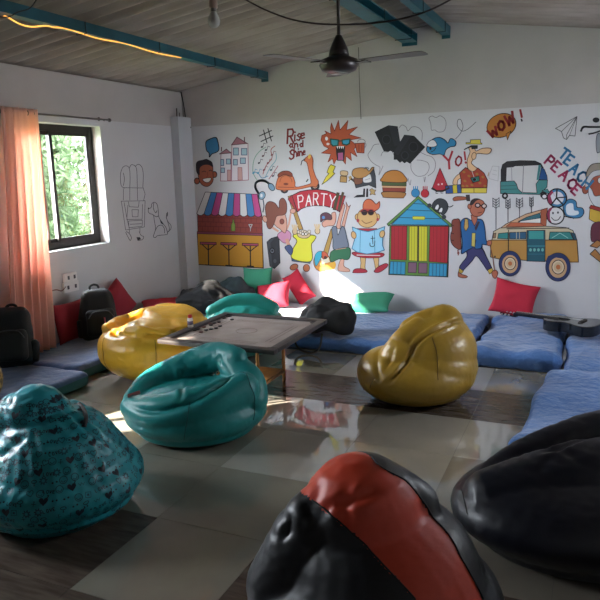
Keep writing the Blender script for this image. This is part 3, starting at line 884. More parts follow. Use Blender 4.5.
# ================================================================ LOW TABLE (carrom board on a bamboo stand)
zt = .49
c00, c01, c11, c10 = [atz(x, y, zt) for x, y in ((160, 338), (228, 310), (330, 321), (266, 351))]
tc_ = (c00+c01+c11+c10)/4
xa, xb = (c00[0]+c01[0])/2, (c11[0]+c10[0])/2; ya, yb = (c00[1]+c10[1])/2, (c01[1]+c11[1])/2
t = empty('low_table', (tc_[0], tc_[1], 0), 'square carrom board table with dark raised frame on a light bamboo stand', 'table')
bdk = mat('dark_frame_wood', '#3a3230', .45, vary=.3, vscale=10, bump=.1, stretch=(1, 6, 1))
bply = mat('worn_board_ply', '#a3978f', .5, col2='#8d8078', vscale=5, bump=.05)
bam = mat('bamboo', '#a06e35', .45, vary=.3, vscale=12)
def board(x0, y0, x1, y1):
    mb = MB(); w = .065; h = .036
    for (a, b) in (((x0, y0), (x1, y0+w)), ((x0, y1-w), (x1, y1)), ((x0, y0+w), (x0+w, y1-w)), ((x1-w, y0+w), (x1, y1-w))):
        L, Ff = rbox((b[0]-a[0], b[1]-a[1], h), .008, (3, 3, 3)); mb.add(L+[(a[0]+b[0])/2, (a[1]+b[1])/2, zt-h/2], Ff, 0, False)
    return mb
board(xa, ya, xb, yb).build('frame', [bdk], t)
mb = MB(); mb.box((xa+.06, ya+.06, zt-.034), (xb-.06, yb-.06, zt-.018)); surf = mb.build('playing_surface', [bply], t)
# corner pockets and ruled lines on the board
mb = MB(); cxm, cym = (xa+xb)/2, (ya+yb)/2; zz = zt-.0175
for sx in (-1, 1):
    for sy in (-1, 1):
        px, py = cxm+sx*((xb-xa)/2-.09), cym+sy*((yb-ya)/2-.09)
        mb = MB(); mb.lathe([(.024, 0), (.024, .001)], 20, 0, Matrix.Translation((px, py, zz))); mb.build('pocket', [mat('pocket_dark', '#1a1615', .8)], surf)
mb = MB(); q = .30*(xb-xa); q2 = .335*(xb-xa)
for (o1) in (q, q2):
    for sx in (-1, 1):
        mb.box((cxm+sx*o1-.0015, cym-.24, zz), (cxm+sx*o1+.0015, cym+.24, zz+.0006)); mb.box((cxm-.24, cym+sx*o1-.0015, zz), (cxm+.24, cym+sx*o1+.0015, zz+.0006))
mb.tube([(cxm+.08*math.cos(a), cym+.08*math.sin(a), zz) for a in np.linspace(0, 2*pi, 33)], .0012, 4)
mb.build('ruled_lines', [mat('faded_line', '#57473f', .7)], surf)
# stand
lx0, lx1 = -2.54, -2.115; ly0, ly1 = 3.98, 4.405
for (x, y) in ((lx0, ly0), (lx1, ly0), (lx1, ly1), (lx0, ly1)):
    mb = MB(); mb.tube([(x, y, 0), (x, y, .2), (x, y, .4), (x, y, zt-.037)], .0135, 10)
    for z in (.05, .19, .31, .40): mb.tube([(x, y, z-.006), (x, y, z), (x, y, z+.006)], [.0135, .0165, .0135], 10)
    mb.build('leg', [bam], t)
mb = MB()
for (a, b) in (((lx0, ly0), (lx1, ly0)), ((lx1, ly0), (lx1, ly1)), ((lx1, ly1), (lx0, ly1)), ((lx0, ly1), (lx0, ly0))):
    for z in (.12, zt-.055):
        mb = MB(); mb.tube([(a[0], a[1], z), (b[0], b[1], z)], .011, 8); mb.build('rail', [bam], t)
mb = MB()
for (a, b) in (((lx0, ly0), (lx1, ly0)), ((lx1, ly0), (lx1, ly1)), ((lx1, ly1), (lx0, ly1)), ((lx0, ly1), (lx0, ly0))):
    a = np.array(a); b = np.array(b)
    for q0, q1 in ((a, b), (b, a)):
        mb = MB(); mb.tube([(*q0, .42), (*(q0+(q1-q0)*.3), zt-.055)], .008, 8); mb.build('brace', [bam], t)
mb = MB()
for i in range(17):
    y = ly0+.015+(ly1-ly0-.03)*i/16; mb.tube([(lx0, y, .138), (lx1, y, .138)], .0085, 7)
mb.build('shelf', [bam], t)
# coins on the board
cn = mat('carrom_black', '#1d1718', .4); cr_ = mat('carrom_red', '#5c2a28', .4)
coins = [(198, 329, 0), (204, 327, 1), (206, 330, 0), (211, 329, 0), (211, 325, 0), (214, 323, 0), (219, 322, 0), (208, 323.5, 1), (216, 328, 0), (220, 326, 0), (232, 319.5, 0), (224, 318, 0), (201, 332, 1), (194, 330, 0)]
first = None
for i, (x, y, c) in enumerate(coins):
    p = atz(x, y, zz+.004)
    p[0] = min(max(p[0], xa+.085), xb-.085); p[1] = min(max(p[1], ya+.085), yb-.085)
    mb = MB(); mb.lathe([(.0145, 0), (.0155, .0012), (.0155, .0068), (.0145, .008), (.009, .0072), (.001, .0072)], 20, 0, Matrix.Translation((p[0], p[1], zz+.0008)))
    tag(mb.build('carrom_coin', [cr_ if c else cn], origin=(p[0], p[1], zz)), 'dark red carrom coin lying loose near the left corner of the board' if c else 'black carrom coin lying loose on the left side of the board', 'game piece', 'red carrom coins' if c else 'black carrom coins')
# powder bottle
p = atz(171, 326, zt+.001); p = atz(171, 325.5, zt+.0); p[0] = max(p[0], xa+.03); p[1] = min(max(p[1], ya+.03), yb-.03)
b0 = (xa+.033, float(p[1]), zt+.0005)
t = empty('powder_bottle', b0, 'small white powder bottle with red lid on the table frame', 'bottle')
T = Matrix.Translation(b0)
mb = MB(); mb.lathe([(.019, 0), (.022, .003), (.022, .062), (.019, .072), (.014, .076), (.001, .076)], 20, 0, T); bb = mb.build('bottle_body', [mat('white_plastic', '#d8d4cf', .35)], t)
mb = MB(); mb.lathe([(.0165, .074), (.0165, .092), (.014, .098), (.001, .098)], 20, 0, T); tag(mb.build('lid', [mat('red_plastic', '#b8271c', .35)], t), 'red screw lid')
mb = MB(); mb.lathe([(.0224, .022), (.0224, .05)], 20, 0, T); tag(mb.build('label_band', [mat('label_print', '#8a6a78', .5, col2='#3f4a66', vscale=60)], bb), 'printed band')

# ================================================================ CUSHIONS
def cushion(size, th, label, m, T, seed=0, group=None, fold=.02, plump=.45, n=44):
    V = []; Fc = []; a = size[0]/2; b = size[1]/2
    for side in (1, -1):
        for i in range(n+1):
            for j in range(n+1):
                u = -1+2*i/n; v = -1+2*j/n
                x = a*u*(1-.10*(1-v*v)*abs(u)**2.0); y = b*v*(1-.10*(1-u*u)*abs(v)**2.0)
                z = side*th/2*max(0, (1-u**4)*(1-v**4))**plump
                V.append((x, y, z))
    k = (n+1)**2
    for s_ in (0, 1):
        for i in range(n):
            for j in range(n):
                q = (s_*k+i*(n+1)+j, s_*k+(i+1)*(n+1)+j, s_*k+(i+1)*(n+1)+j+1, s_*k+i*(n+1)+j+1); Fc.append(q if s_ == 0 else q[::-1])
    V = np.array(V); d = crumple(V, 4, fold, seed, 6)+crumple(V, 9, fold*.45, seed+3, 6)+fbm(V, 3, fold*.5, seed)
    w = np.clip(np.abs(V[:, 2])/(th*.25), 0, 1); V[:, 2] += d*w*np.sign(V[:, 2]+1e-9)*1.0 + crumple(V, 3, fold*.6, seed+8, 5)
    Tm = np.array(T); V = V@Tm[:3, :3].T+Tm[:3, 3]
    z0 = V[:, 2].min(); cen_ = V.mean(0)
    o = mesh_obj('cushion', V, Fc, m, origin=(cen_[0], cen_[1], z0), smooth=True)
    o.data.materials[0] = m
    # weld the rim
    bm = bmesh.new(); bm.from_mesh(o.data); bmesh.ops.remove_doubles(bm, verts=bm.verts, dist=.0004); bm.to_mesh(o.data); bm.free()
    return tag(o, label, 'cushion', group)
def frame(c, ex, ey):
    """4x4 from a centre and two in-plane directions"""
    ex = Vector(ex).normalized(); ez = ex.cross(Vector(ey)).normalized(); ey = ez.cross(ex)
    return Matrix([[ex[i], ey[i], ez[i], c[i]] for i in range(3)]+[[0, 0, 0, 1]])
red = mat('red_cloth', '#c0203a', .8, bump=.2, bscale=300, vary=.08); red2 = mat('crimson_cloth', '#9a1c2c', .8, bump=.2, bscale=300, vary=.1)
grn = mat('green_cloth', '#3f9a78', .8, bump=.2, bscale=300, vary=.08)
# right red cushion leaning on the wall
c = aty(514, 301, D-.10)
cushion((.44, .36), .13, 'red cushion leaning on the back wall behind the guitar neck', red, frame(c+[0, 0, .022], (1, .0, -.20), (.22, .30, .95)), 1)
c = aty(372, 305, D-.22)
cushion((.46, .34), .12, 'green cushion lying flat on the blue mattress below the sunlit wall', grn, frame((c[0], D-.26, .215), (1, .05, .03), (.05, .85, .32)), 2)
c = aty(258, 286, D-.12)
cushion((.38, .42), .12, 'green cushion leaning on the back wall beside the two red ones', grn, frame((c[0], D-.14, .32), (1, .1, .03), (-.02, .28, .95)), 3)
c = aty(280, 290, D-.22)
cushion((.46, .30), .14, 'red cushion in front of the pair, sunlit on its lower face', red, frame((c[0]-.02, D-.38, .25), (1, -.1, .20), (-.12, .5, .85)), 4)
c = aty(297, 286, D-.12)
cushion((.40, .22), .12, 'red cushion tilted behind the other at the sunlit wall', red, frame((c[0]+.02, D-.11, .31), (.55, .05, -.80), (.55, .35, .6)), 5)
c = atx(164, 299, XL+.34)
cushion((.50, .36), .13, 'flat red cushion in the left back corner behind the yellow bean bag', red, frame((c[0], c[1], .21), (.75, .55, .0), (-.5, .8, .2)), 6)
c = atx(72, 313, XL+.13)
cushion((.42, .38), .15, 'dark red cushion against the window wall, left of the standing backpack', red2, frame((XL+.13, c[1], .30), (.1, 1, .02), (-.25, -.15, 1)), 7)
c = atx(113, 296, XL+.10)
cushion((.42, .40), .11, 'dark red cushion standing on its corner right of the standing backpack', red2, frame((XL+.115, c[1]+.02, .315), (.06, .75, .55), (-.15, -.6, .75)), 8)

# ================================================================ BACKPACKS AND CLOTHES
blkf = mat('black_nylon', '#09090b', .7, bump=.25, bscale=160, vary=.2); blks = mat('black_strap', '#08080a', .6)
def blob(name, size, r, T, m, parent, seed, amp=.02, seg=(26, 20, 26), fn=None, z0=None):
    L, Ff = rbox(size, r, seg, fn=fn)
    N = normals(L, Ff); L = L+N*(crumple(L, 5, amp, seed)+crumple(L, 11, amp*.4, seed+1)+fbm(L, 4, amp*.5, seed))[:, None]
    Tm = np.array(T); L = L@Tm[:3, :3].T+Tm[:3, 3]
    if z0 is not None: L[:, 2] = np.maximum(L[:, 2], z0)
    return mesh_obj(name, smooth(L, Ff, 1), Ff, m, parent=parent, smooth=True)
def backpack(c, yaw, tilt, s, label, accent=None, seed=0, lie=0):
    """front pocket faces local -y"""
    t = empty('backpack', (c[0], c[1], c[2]), label, 'backpack')
    T = Matrix.Translation(Vector(c)) @ Matrix.Rotation(yaw, 4, 'Z') @ Matrix.Rotation(tilt, 4, 'X') @ Matrix.Scale(s, 4)
    def taper(L):
        k = np.clip(L[:, 2]/.46+.5, 0, 1); L = L.copy(); L[:, 0] *= 1.06-.26*k**2; L[:, 1] *= 1.08-.3*k; return L
    blob('pack_body', (.32, .20, .46), .075, T @ Matrix.Translation((0, 0, .235)), blkf, t, seed, .02, fn=taper, z0=c[2]+.001)
    fp = blob('front_pocket', (.25, .09, .24), .04, T @ Matrix.Translation((0, -.115, .155)), blkf, t, seed+5, .012, (18, 10, 18), z0=c[2]+.001)
    for sx in (-1, 1): blob('side_pocket', (.05, .12, .17), .022, T @ Matrix.Translation((sx*.165, -.01, .11)), blkf, t, seed+7, .008, (8, 10, 12), z0=c[2]+.001)
    mb = MB(); mb.tube([T@Vector(p) for p in cat([(-.04, .045, .445), (-.035, .05, .49), (0, .05, .505), (.035, .05, .49), (.04, .045, .445)], 5)], .011*s, 8); mb.build('top_handle', [blks], t)
    for sx in (-1, 1):
        mb = MB(); mb.tube([T@Vector(p) for p in cat([(sx*.07, .08, .43), (sx*.09, .15, .38), (sx*.11, .155, .22), (sx*.13, .10, .05)], 6)], .016*s, 8); mb.build('shoulder_strap', [blks], t)
    mb = MB(); mb.tube([T@Vector(p) for p in cat([(-.11, -.168, .2), (-.06, -.175, .255), (.06, -.175, .255), (.11, -.168, .2)], 6)], .004*s, 6); mb.build('zip', [mat('zip_grey', '#4a4a50', .4, metal=.4)], fp)
    if accent:
        mb = MB(); mb.tube([T@Vector(p) for p in [(.02, -.172, .05), (.03, -.178, .12), (.028, -.17, .2)]], .007*s, 6)
        tag(mb.build('trim_piping', [accent], fp), 'red trim')
    return t
p = atz(89, 332, .13)
backpack((XL+.42, float(p[1])-.20, .135), math.radians(50), math.radians(-10), 1.02, 'upright black backpack with red trim against the window wall between dark red cushions', mat('red_trim', '#a3222a', .6), 3)
p = atz(5, 352, .13)
backpack((-4.22, 3.74, .135), math.radians(40), math.radians(-22), 1.05, 'black backpack slumped at the left edge under the coral curtain', None, 13)
# black soft bag right of the table
p = atz(335, 345, .10); q = (float(p[0])-.16, 5.60, .150)
t = empty('duffel_bag', q, 'floppy black bag with shoulder strap at the mattress edge, right of the table', 'bag')
def sl(L): L = L.copy(); L[:, 2] += .03*np.cos((L[:, 0]-.05)*8); return L
blob('bag_body', (.52, .34, .26), .11, Matrix.Translation((q[0], q[1], q[2]+.12)) @ Matrix.Rotation(.35, 4, 'Z'), blkf, t, 23, .07, (34, 22, 18), fn=sl, z0=.150)
blob('bag_flap', (.36, .24, .08), .035, Matrix.Translation((q[0]+.0, q[1]+.03, q[2]+.225)) @ Matrix.Rotation(.3, 4, 'Z'), blkf, t, 29, .05, (26, 18, 8))
mb = MB(); mb.tube(cat([(q[0]-.22, q[1]-.12, .20), (q[0]-.26, q[1]-.22, .15), (q[0]-.20, q[1]-.285, .05), (q[0]-.08, q[1]-.30, .012), (q[0]-.0, q[1]-.26, .05), (q[0]+.0, q[1]-.18, .17)], 7), .010, 8); mb.build('shoulder_strap', [blks], t)
mb = MB(); T = Matrix.Translation((q[0]-.17, q[1]-.185, .215)) @ Matrix.Rotation(.35, 4, 'Z'); mb.box((-.045, -.02, -.02), (.045, -.008, .02), 0, T); tag(mb.build('logo_patch', [mat('tan_patch', '#7a6a5a', .6)], t), 'tan patch')
# dark jackets heaped in the left back corner
jk = mat('black_jacket', '#0b0b10', .85, bump=.3, bscale=120, vary=.3); jg = mat('grey_green_jacket', '#27373b', .85, bump=.3, bscale=120, vary=.3)
def heap(name, c, size, m, label, cat_, seed, rz=0, amp=.05, z0=.14, seg=(40, 30, 16)):
    L, Ff = rbox(size, min(size)*.42, seg); L[:, 2] *= 1-.5*np.clip(np.hypot(L[:, 0]/size[0]*2, L[:, 1]/size[1]*2), 0, 1)**2
    N = normals(L, Ff); L = L+N*(crumple(L, 4.5, amp, seed, 7)+crumple(L, 10, amp*.5, seed+1, 6))[:, None]
    Tm = np.array(Matrix.Translation(c) @ Matrix.Rotation(rz, 4, 'Z')); L = L@Tm[:3, :3].T+Tm[:3, 3]; L[:, 2] = np.maximum(L[:, 2], z0)
    return tag(mesh_obj(name, L, Ff, m, origin=(c[0], c[1], z0), smooth=True), label, cat_)
a = atz(222, 300, .22)
heap('jacket', (float(a[0])+.0, 6.0, .29), (.66, .42, .32), jk, 'black jacket heaped on the corner mattress behind the sea green bean bag', 'jacket', 5, .3, .12)
heap('jacket', (float(a[0])+.08, 6.50, .30), (.42, .3, .32), jg, 'grey green jacket bundled behind the black one near the green cushion', 'jacket', 9, -.2, .09)
# ================================================================ GUITAR
a = atz(595, 327, .16); b = atz(500, 323, .16)
hd = np.array([b[0], b[1]]); tl = np.array([a[0]+.03, a[1]])
hd[1] = 6.46; tl[1] = 6.16
ln = np.linalg.norm(tl-hd); k = 1.0
ax = (tl-hd)/ln; g0 = np.array([hd[0], hd[1]])
zt_ = .185
TG = Matrix([[ax[0], -ax[1], 0, hd[0]], [ax[1], ax[0], 0, hd[1]], [0, 0, 1, zt_-.02], [0, 0, 0, 1]])
t = empty('guitar', (hd[0]+ax[0]*.7, hd[1]+ax[1]*.7, .14), 'black acoustic guitar lying face up on the blue mattresses at the right', 'guitar')
blg = mat('black_gloss', '#0c0c0e', .18, coat=.5); dk = mat('fretboard', '#1c1412', .5); ch = mat('peg_chrome', '#c8c6c0', .3, metal=.8)
o_ = ln-.47
half = [(0, .0), (.0, .06), (.012, .10), (.05, .135), (.10, .145), (.15, .130), (.20, .112), (.25, .125), (.31, .165), (.37, .188), (.42, .180), (.46, .13), (.475, .06), (.478, 0)]
hc = cat(half, 5); out = [(x+o_, y) for x, y in hc]+[(x+o_, -y) for x, y in hc[::-1][1:-1]]
mb = MB(); mb.prism(out, .095, 0, TG); ob = mb.build('body', [blg], t)
bv_ = ob.modifiers.new('b', 'BEVEL'); bv_.width = .006; bv_.segments = 2; bv_.limit_method = 'ANGLE'
mb = MB(); ci = [(o_+.165+.05*math.cos(a_), .05*math.sin(a_)) for a_ in np.linspace(0, 2*pi, 28, endpoint=False)]
mb.prism(ci, .0015, 0, TG @ Matrix.Translation((0, 0, .095))); tag(mb.build('sound_hole', [mat('hole_black', '#020202', .9)], t), 'round sound hole')
mb = MB(); mb.prism([(.15, -.021), (o_+.12, -.028), (o_+.12, .028), (.15, .021)], .010, 0, TG @ Matrix.Translation((0, 0, .0955))); mb.build('fretboard', [dk], t)
mb = MB(); mb.prism([(.13, -.022), (o_+.02, -.028), (o_+.02, .028), (.13, .022)], .022, 0, TG @ Matrix.Translation((0, 0, .073))); mb.build('neck', [blg], t)
mb = MB(); mb.prism([(0, -.03), (.13, -.038), (.16, -.022), (.16, .022), (.13, .038), (0, .03)], .014, 0, TG @ Matrix.Translation((0, 0, .072)) @ Matrix.Rotation(.1, 4, 'Y')); hs = mb.build('headstock', [blg], t)
for sx in (-1, 1):
    for i in range(3):
        mb = MB(); mb.lathe([(.003, 0), (.003, .012), (.009, .014), (.009, .026), (.001, .028)], 10, 0, TG @ Matrix.Translation((.03+i*.035, sx*.036, .077)) @ Matrix.Rotation(-sx*pi/2, 4, 'X')); tag(mb.build('tuning_peg', [ch], hs), 'pale metal peg')
mb = MB(); mb.prism([(o_+.31, -.07), (o_+.34, -.075), (o_+.34, .075), (o_+.31, .07)], .009, 0, TG @ Matrix.Translation((0, 0, .095))); mb.build('bridge', [dk], t)
mb = MB()
for i in range(6): y = -.017+.0068*i; mb.tube([TG@Vector((.15, y*.8, .109)), TG@Vector((o_+.325, y*1.3, .109))], .0006, 4)
mb.build('strings', [ch], t)

# ================================================================ CURTAIN, ROD, SWITCHES
rz_ = 2.185
t = empty('curtain_rod', (XL+.07, 4.9, rz_), 'thin steel curtain rod above the window', 'curtain rod')
steel = mat('dull_steel', '#6f6763', .35, metal=.7)
mb = MB(); mb.tube([(XL+.07, 3.95, rz_), (XL+.07, 5.50, rz_)], .009, 10); mb.build('rod', [steel], t)
mb = MB(); mb.lathe([(.010, 0), (.017, .008), (.019, .02), (.012, .034), (.001, .038)], 14, 0, Matrix.Translation((XL+.07, 5.50, rz_)) @ Matrix.Rotation(-pi/2, 4, 'X')); mb.build('finial', [steel], t)
mb = MB(); mb.tube([(XL+.001, 5.44, rz_+.01), (XL+.035, 5.44, rz_+.008), (XL+.07, 5.44, rz_-.010)], .007, 8); mb.lathe([(.02, 0), (.02, .004)], 12, 0, Matrix.Translation((XL+.0005, 5.44, rz_+.01)) @ Matrix.Rotation(pi/2, 4, 'Y')); mb.build('bracket', [steel], t)
cm = bpy.data.materials.new('coral_curtain'); cm.use_nodes = True; nt = cm.node_tree; nt.nodes.clear()
o1 = nt.nodes.new('ShaderNodeOutputMaterial'); mx = nt.nodes.new('ShaderNodeMixShader'); mx.inputs[0].default_value = .6
df = nt.nodes.new('ShaderNodeBsdfDiffuse'); tr = nt.nodes.new('ShaderNodeBsdfTranslucent')
df.inputs['Color'].default_value = lin('#fbdfd4'); tr.inputs['Color'].default_value = lin('#fbcfbd')
nt.links.new(df.outputs[0], mx.inputs[1]); nt.links.new(tr.outputs[0], mx.inputs[2]); nt.links.new(mx.outputs[0], o1.inputs['Surface'])
yA = 4.14; yB = float(atx(36, 120, XL+.07)[1]); yB2 = 4.335
nu, nv = 150, 60; V = []; Fc = []
for j in range(nv+1):
    s_ = j/nv; z = rz_+.035 - s_*(rz_+.035-.135)
    wv = 1+.55*s_**2
    for i in range(nu+1):
        u = i/nu; ye = yB+(yB2-yB)*s_**1.5
        y = yA-.25*s_**1.5+(ye-yA+.25*s_**1.5)*(u+.012*math.sin(u*31+s_*2))
        ph = u*2*pi*5.2+.5*math.sin(s_*3+u*4)
        x = XL+.085+(.032*wv*math.sin(ph)+.012*math.sin(ph*2.1+1+s_*2))*(.8+.2*s_)+.10*s_**2.2
        V.append((x, y, z))
for j in range(nv):
    for i in range(nu): k_ = j*(nu+1)+i; Fc.append((k_, k_+1, k_+nu+2, k_+nu+1))
t = empty('curtain', (XL+.12, (yA+yB)/2, .14), 'coral peach curtain hanging left of the window, glowing with daylight', 'curtain')
ob = mesh_obj('curtain_cloth', V, Fc, cm, parent=t, smooth=True)
so_ = ob.modifiers.new('s', 'SOLIDIFY'); so_.thickness = .002
for i in range(6):
    y = yA+(yB-yA)*(i+.5)/6; mb = MB(); ring = [(XL+.07+.021*math.cos(a_), y, rz_+.021*math.sin(a_)) for a_ in np.linspace(0, 2*pi, 19)]
    mb.tube(ring, .004, 6, cap=False); tag(mb.build('eyelet', [steel], ob), 'steel ring')
# switch boxes and a short cable
pl = mat('switch_white', '#e8e4e0', .4); hl = mat('socket_dark', '#4b4547', .5)
for i, (x, y, w_, h_) in enumerate([(68.5, 277.0, .16, .085), (69, 286.5, .20, .10)]):
    c = atx(x, y, XL)
    t = empty('switch_box', (XL, float(c[1]), float(c[2]-h_/2)), 'upper small white switch plate beside the red cushion' if i == 0 else 'lower larger white socket box with plugs, just above the cushion', 'switch')
    L, Ff = rbox((.035, w_, h_), .006, (3, 3, 3)); mesh_obj('box', L+np.array([XL+.018, c[1], c[2]]), Ff, pl, parent=t)
    for k_ in range(2):
        mb = MB(); yy_ = c[1]+(-.25+.5*k_)*w_; mb.box((XL+.036, yy_-.022, c[2]-.022), (XL+.039, yy_+.022, c[2]+.022), 0); sw = mb.build('switch', [pl], t)
        mb = MB(); mb.box((XL+.039, yy_-.013, c[2]-.018), (XL+.0405, yy_+.013, c[2]+.018), 0); mb.build('slot', [hl], sw)
c = atx(61, 288, XL)
mb = MB(); mb.tube(cat([(XL+.03, c[1]+.03, c[2]+.01), (XL+.035, c[1]-.03, c[2]-.02), (XL+.02, c[1]-.10, c[2]-.0), (XL+.012, c[1]-.25, c[2]-.03), (XL+.012, c[1]-.4, c[2]-.20)], 6), .006, 6)
tag(mb.build('power_cable', [mat('pink_grey_cable', '#8a6a68', .6)], origin=(XL+.02, float(c[1]), float(c[2])-.2)), 'thin cable running from the socket box towards the curtain', 'cable')

# ================================================================ FAN, BULB, OVERHEAD WIRE
dkm = mat('dark_brown_fan', '#2a2120', .35, metal=.2); bl_ = mat('fan_blade', '#4f4844', .4, metal=.2)
d = ray(339, 62); fc = CAM+d*(4.35/d[1]); fz = fc[2]
t = empty('ceiling_fan', (fc[0], fc[1], fz-.07), 'dark brown ceiling fan with grey blades hanging under the ridge', 'fan')
T = Matrix.Translation((fc[0], fc[1], fz))
mb = MB(); mb.lathe([(.001, -.075), (.07, -.073), (.115, -.055), (.135, -.02), (.125, .012), (.08, .03), (.045, .05), (.001, .052)], 32, 0, T); mb.build('motor_housing', [dkm], t)
mb = MB(); mb.lathe([(.001, -.079), (.055, -.0775), (.06, -.073)], 24, 0, T); tag(mb.build('bottom_cap', [mat('cap_silver', '#8d8780', .3, metal=.6)], t), 'silver disc')
rtz = roofz(fc[0])-fz-.0
mb = MB(); mb.lathe([(.07, .03), (.062, .08), (.04, .13), (.022, .165), (.018, .17)], 20, 0, T); mb.build('lower_canopy', [dkm], t)
mb = MB(); mb.tube([T@Vector((0, 0, .15)), T@Vector((0, 0, rtz))], .012, 10); mb.build('down_rod', [dkm], t)
mb = MB(); mb.lathe([(.018, rtz-.20), (.03, rtz-.16), (.052, rtz-.07), (.055, rtz-.02), (.03, rtz-.015)], 20, 0, T); mb.build('upper_canopy', [dkm], t)
for ai in range(3):
    a_ = YAW + math.radians([-34, 222, 90][ai])
    TB = T @ Matrix.Rotation(a_, 4, 'Z')
    mb = MB(); mb.prism([(.10, -.02), (.17, -.022), (.22, -.045), (.22, .045), (.17, .022), (.10, .02)], .006, 0, TB @ Matrix.Translation((0, 0, -.02)) @ Matrix.Rotation(-.05, 4, 'X')); arm = mb.build('blade_arm', [dkm], t)
    mb = MB(); mb.prism([(.18, -.05), (.58, -.062), (.615, -.05), (.62, .0), (.615, .05), (.58, .062), (.18, .05)], .004, 0, TB @ Matrix.Translation((0, 0, -.012)) @ Matrix.Rotation(-.06, 4, 'X')); tag(mb.build('blade', [bl_], arm), 'grey blade')
# bulb
bc = CAM+ray(214, 21)/np.linalg.norm(ray(214, 21))*3.55
t = empty('light_bulb', tuple(bc-[0, 0, .035]), 'unlit clear light bulb hanging on a cord from the roof', 'light bulb')
T = Matrix.Translation(bc)
gb = mat('bulb_glass', '#d8d4cc', .15, trans=.25, coat=.3)
mb = MB(); mb.lathe([(.001, -.034), (.014, -.031), (.026, -.02), (.031, -.002), (.028, .015), (.018, .034), (.014, .045)], 24, 0, T); mb.build('glass', [gb], t)
mb = MB(); mb.lathe([(.015, .043), (.015, .066), (.010, .070)], 18, 0, T); mb.build('screw_base', [steel], t)
mb = MB(); mb.lathe([(.019, .058), (.021, .062), (.019, .105), (.008, .115)], 18, 0, T); mb.build('lamp_holder', [mat('holder_pinkish', '#9b8176', .5)], t)
mb = MB(); h_ = roofz(bc[0])-bc[2]
mb.tube([T@Vector(p) for p in cat([(0, 0, .11), (.008, 0, .16), (-.002, 0, .2), (.006, 0, h_)], 5)], .0035, 6); mb.tube([T@Vector(p) for p in cat([(0, 0, .11), (-.006, 0, .16), (.006, .004, .2), (-.006, 0, h_)], 5)], .0035, 6); mb.build('cord', [mat('red_brown_cord', '#5b3a30', .7)], t)
# drooping wire across, in front of the fan rod
pts = []
for (x, y) in [(232, -8), (250, 2), (268, 11), (290, 19), (315, 23.5), (345, 24.5), (375, 23), (405, 18), (430, 10), (455, -3), (470, -14)]:
    d = ray(x, y); pts.append(CAM+d*(4.15/d[1]))
mb = MB(); mb.tube(cat(pts, 6), .0055, 6)
tag(mb.build('overhead_wire', [mat('brown_wire', '#2e1f1c', .7)], origin=tuple(pts[5])), 'brown wire drooping across the roof in front of the fan rod', 'wire')
pts = []
for (x, y) in [(-6, 16), (8, 17), (18, 12), (30, 8), (38, -3)]:
    d = ray(x, y); pts.append(CAM+d*(-3.30/d[0]))
mb = MB(); mb.tube(cat(pts, 6), .004, 6)
tag(mb.build('overhead_wire', [wire], origin=tuple(pts[2])), 'thin black wire crossing over the teal purlin at the top left', 'wire')
# ================================================================ WALL PAINTINGS
WHT = '#dcdad8'; INK = '#1d1a1c'
class Paint:
    """painted motifs: flat paint on the wall, one mesh per motif"""
    def __init__(s, root, to3, nrm):
        s.root, s.to3, s.nrm = root, to3, np.array(nrm, float); s.n = 0
    def begin(s, name, label):
        s.name, s.label = name, label; s.V = []; s.F = []; s.M = []; s.mats = []; s.k = 0; s.n += 1; return s
    def mi(s, c):
        if c not in s.mats: s.mats.append(c)
        return s.mats.index(c)
    def P(s, p, k=None):
        return np.array(s.to3(*p)) + s.nrm*(.0010+.00006*(s.k if k is None else k)+.00001*s.n)
    def poly(s, c, pts, ol=None, w=.8, sm=False, closed=True):
        if sm: pts = cat(pts, 5, True)
        s.k += 1; b = len(s.V)
        s.V += [s.P(p) for p in pts]; s.F.append(list(range(b, b+len(pts)))); s.M.append(s.mi(c))
        if ol: s.line(ol, w, list(pts)+[pts[0]])
        return s
    def line(s, c, w, pts, sm=False):
        if sm: pts = cat(pts, 5)
        s.k += 1; m = s.mi(c)
        for a, b_ in zip(pts, pts[1:]):
            a = np.array(a, float)[:2]; b2 = np.array(b_, float)[:2]; d = b2-a; l = np.hypot(*d)
            if l < 1e-6: continue
            d /= l; n_ = np.array([-d[1], d[0]])*w/2; e_ = d*w*.35; k = len(s.V)
            s.V += [s.P(q) for q in (a-n_-e_, b2-n_+e_, b2+n_+e_, a+n_-e_)]; s.F.append([k, k+1, k+2, k+3]); s.M.append(m)
        return s
    def ell(s, c, x, y, rx, ry=None, rot=0, ol=None, w=.8, n=28, a0=0, a1=2*pi):
        ry = ry or rx; r = math.radians(rot); pts = []
        for i in range(n):
            t = a0+(a1-a0)*i/(n if a1-a0 > 6.2 else n-1); u, v = rx*math.cos(t), ry*math.sin(t); pts.append((x+u*math.cos(r)-v*math.sin(r), y+u*math.sin(r)+v*math.cos(r)))
        return s.poly(c, pts, ol, w)
    def arc(s, c, w, x, y, rx, ry, a0, a1, n=20):
        return s.line(c, w, [(x+rx*math.cos(math.radians(t)), y+ry*math.sin(math.radians(t))) for t in np.linspace(a0, a1, n)])
    def text(s, c, w, txt, o, ex, ey, adv=1.25, both=None):
        ox, oy = o; i = 0
        for ch in txt:
            wd, strokes = GLY[ch]
            for st in strokes:
                pts = [(ox+(i+u)*ex[0]+v*ey[0], oy+(i+u)*ex[1]+v*ey[1]) for u, v in st]
                if both: s.line(both, w*1.9, pts)
            for st in strokes:
                pts = [(ox+(i+u)*ex[0]+v*ey[0], oy+(i+u)*ex[1]+v*ey[1]) for u, v in st]
                s.line(c, w, pts)
            i += wd+.28
        return s
    def end(s):
        ms = [mat('wall_paint_'+c.strip('#'), c, .7) for c in s.mats]
        # face orientation is irrelevant for paint; keep as drawn
        o = mesh_obj(s.name, s.V, s.F, ms, s.M, s.root)
        if s.label: o['label'] = s.label
        return o
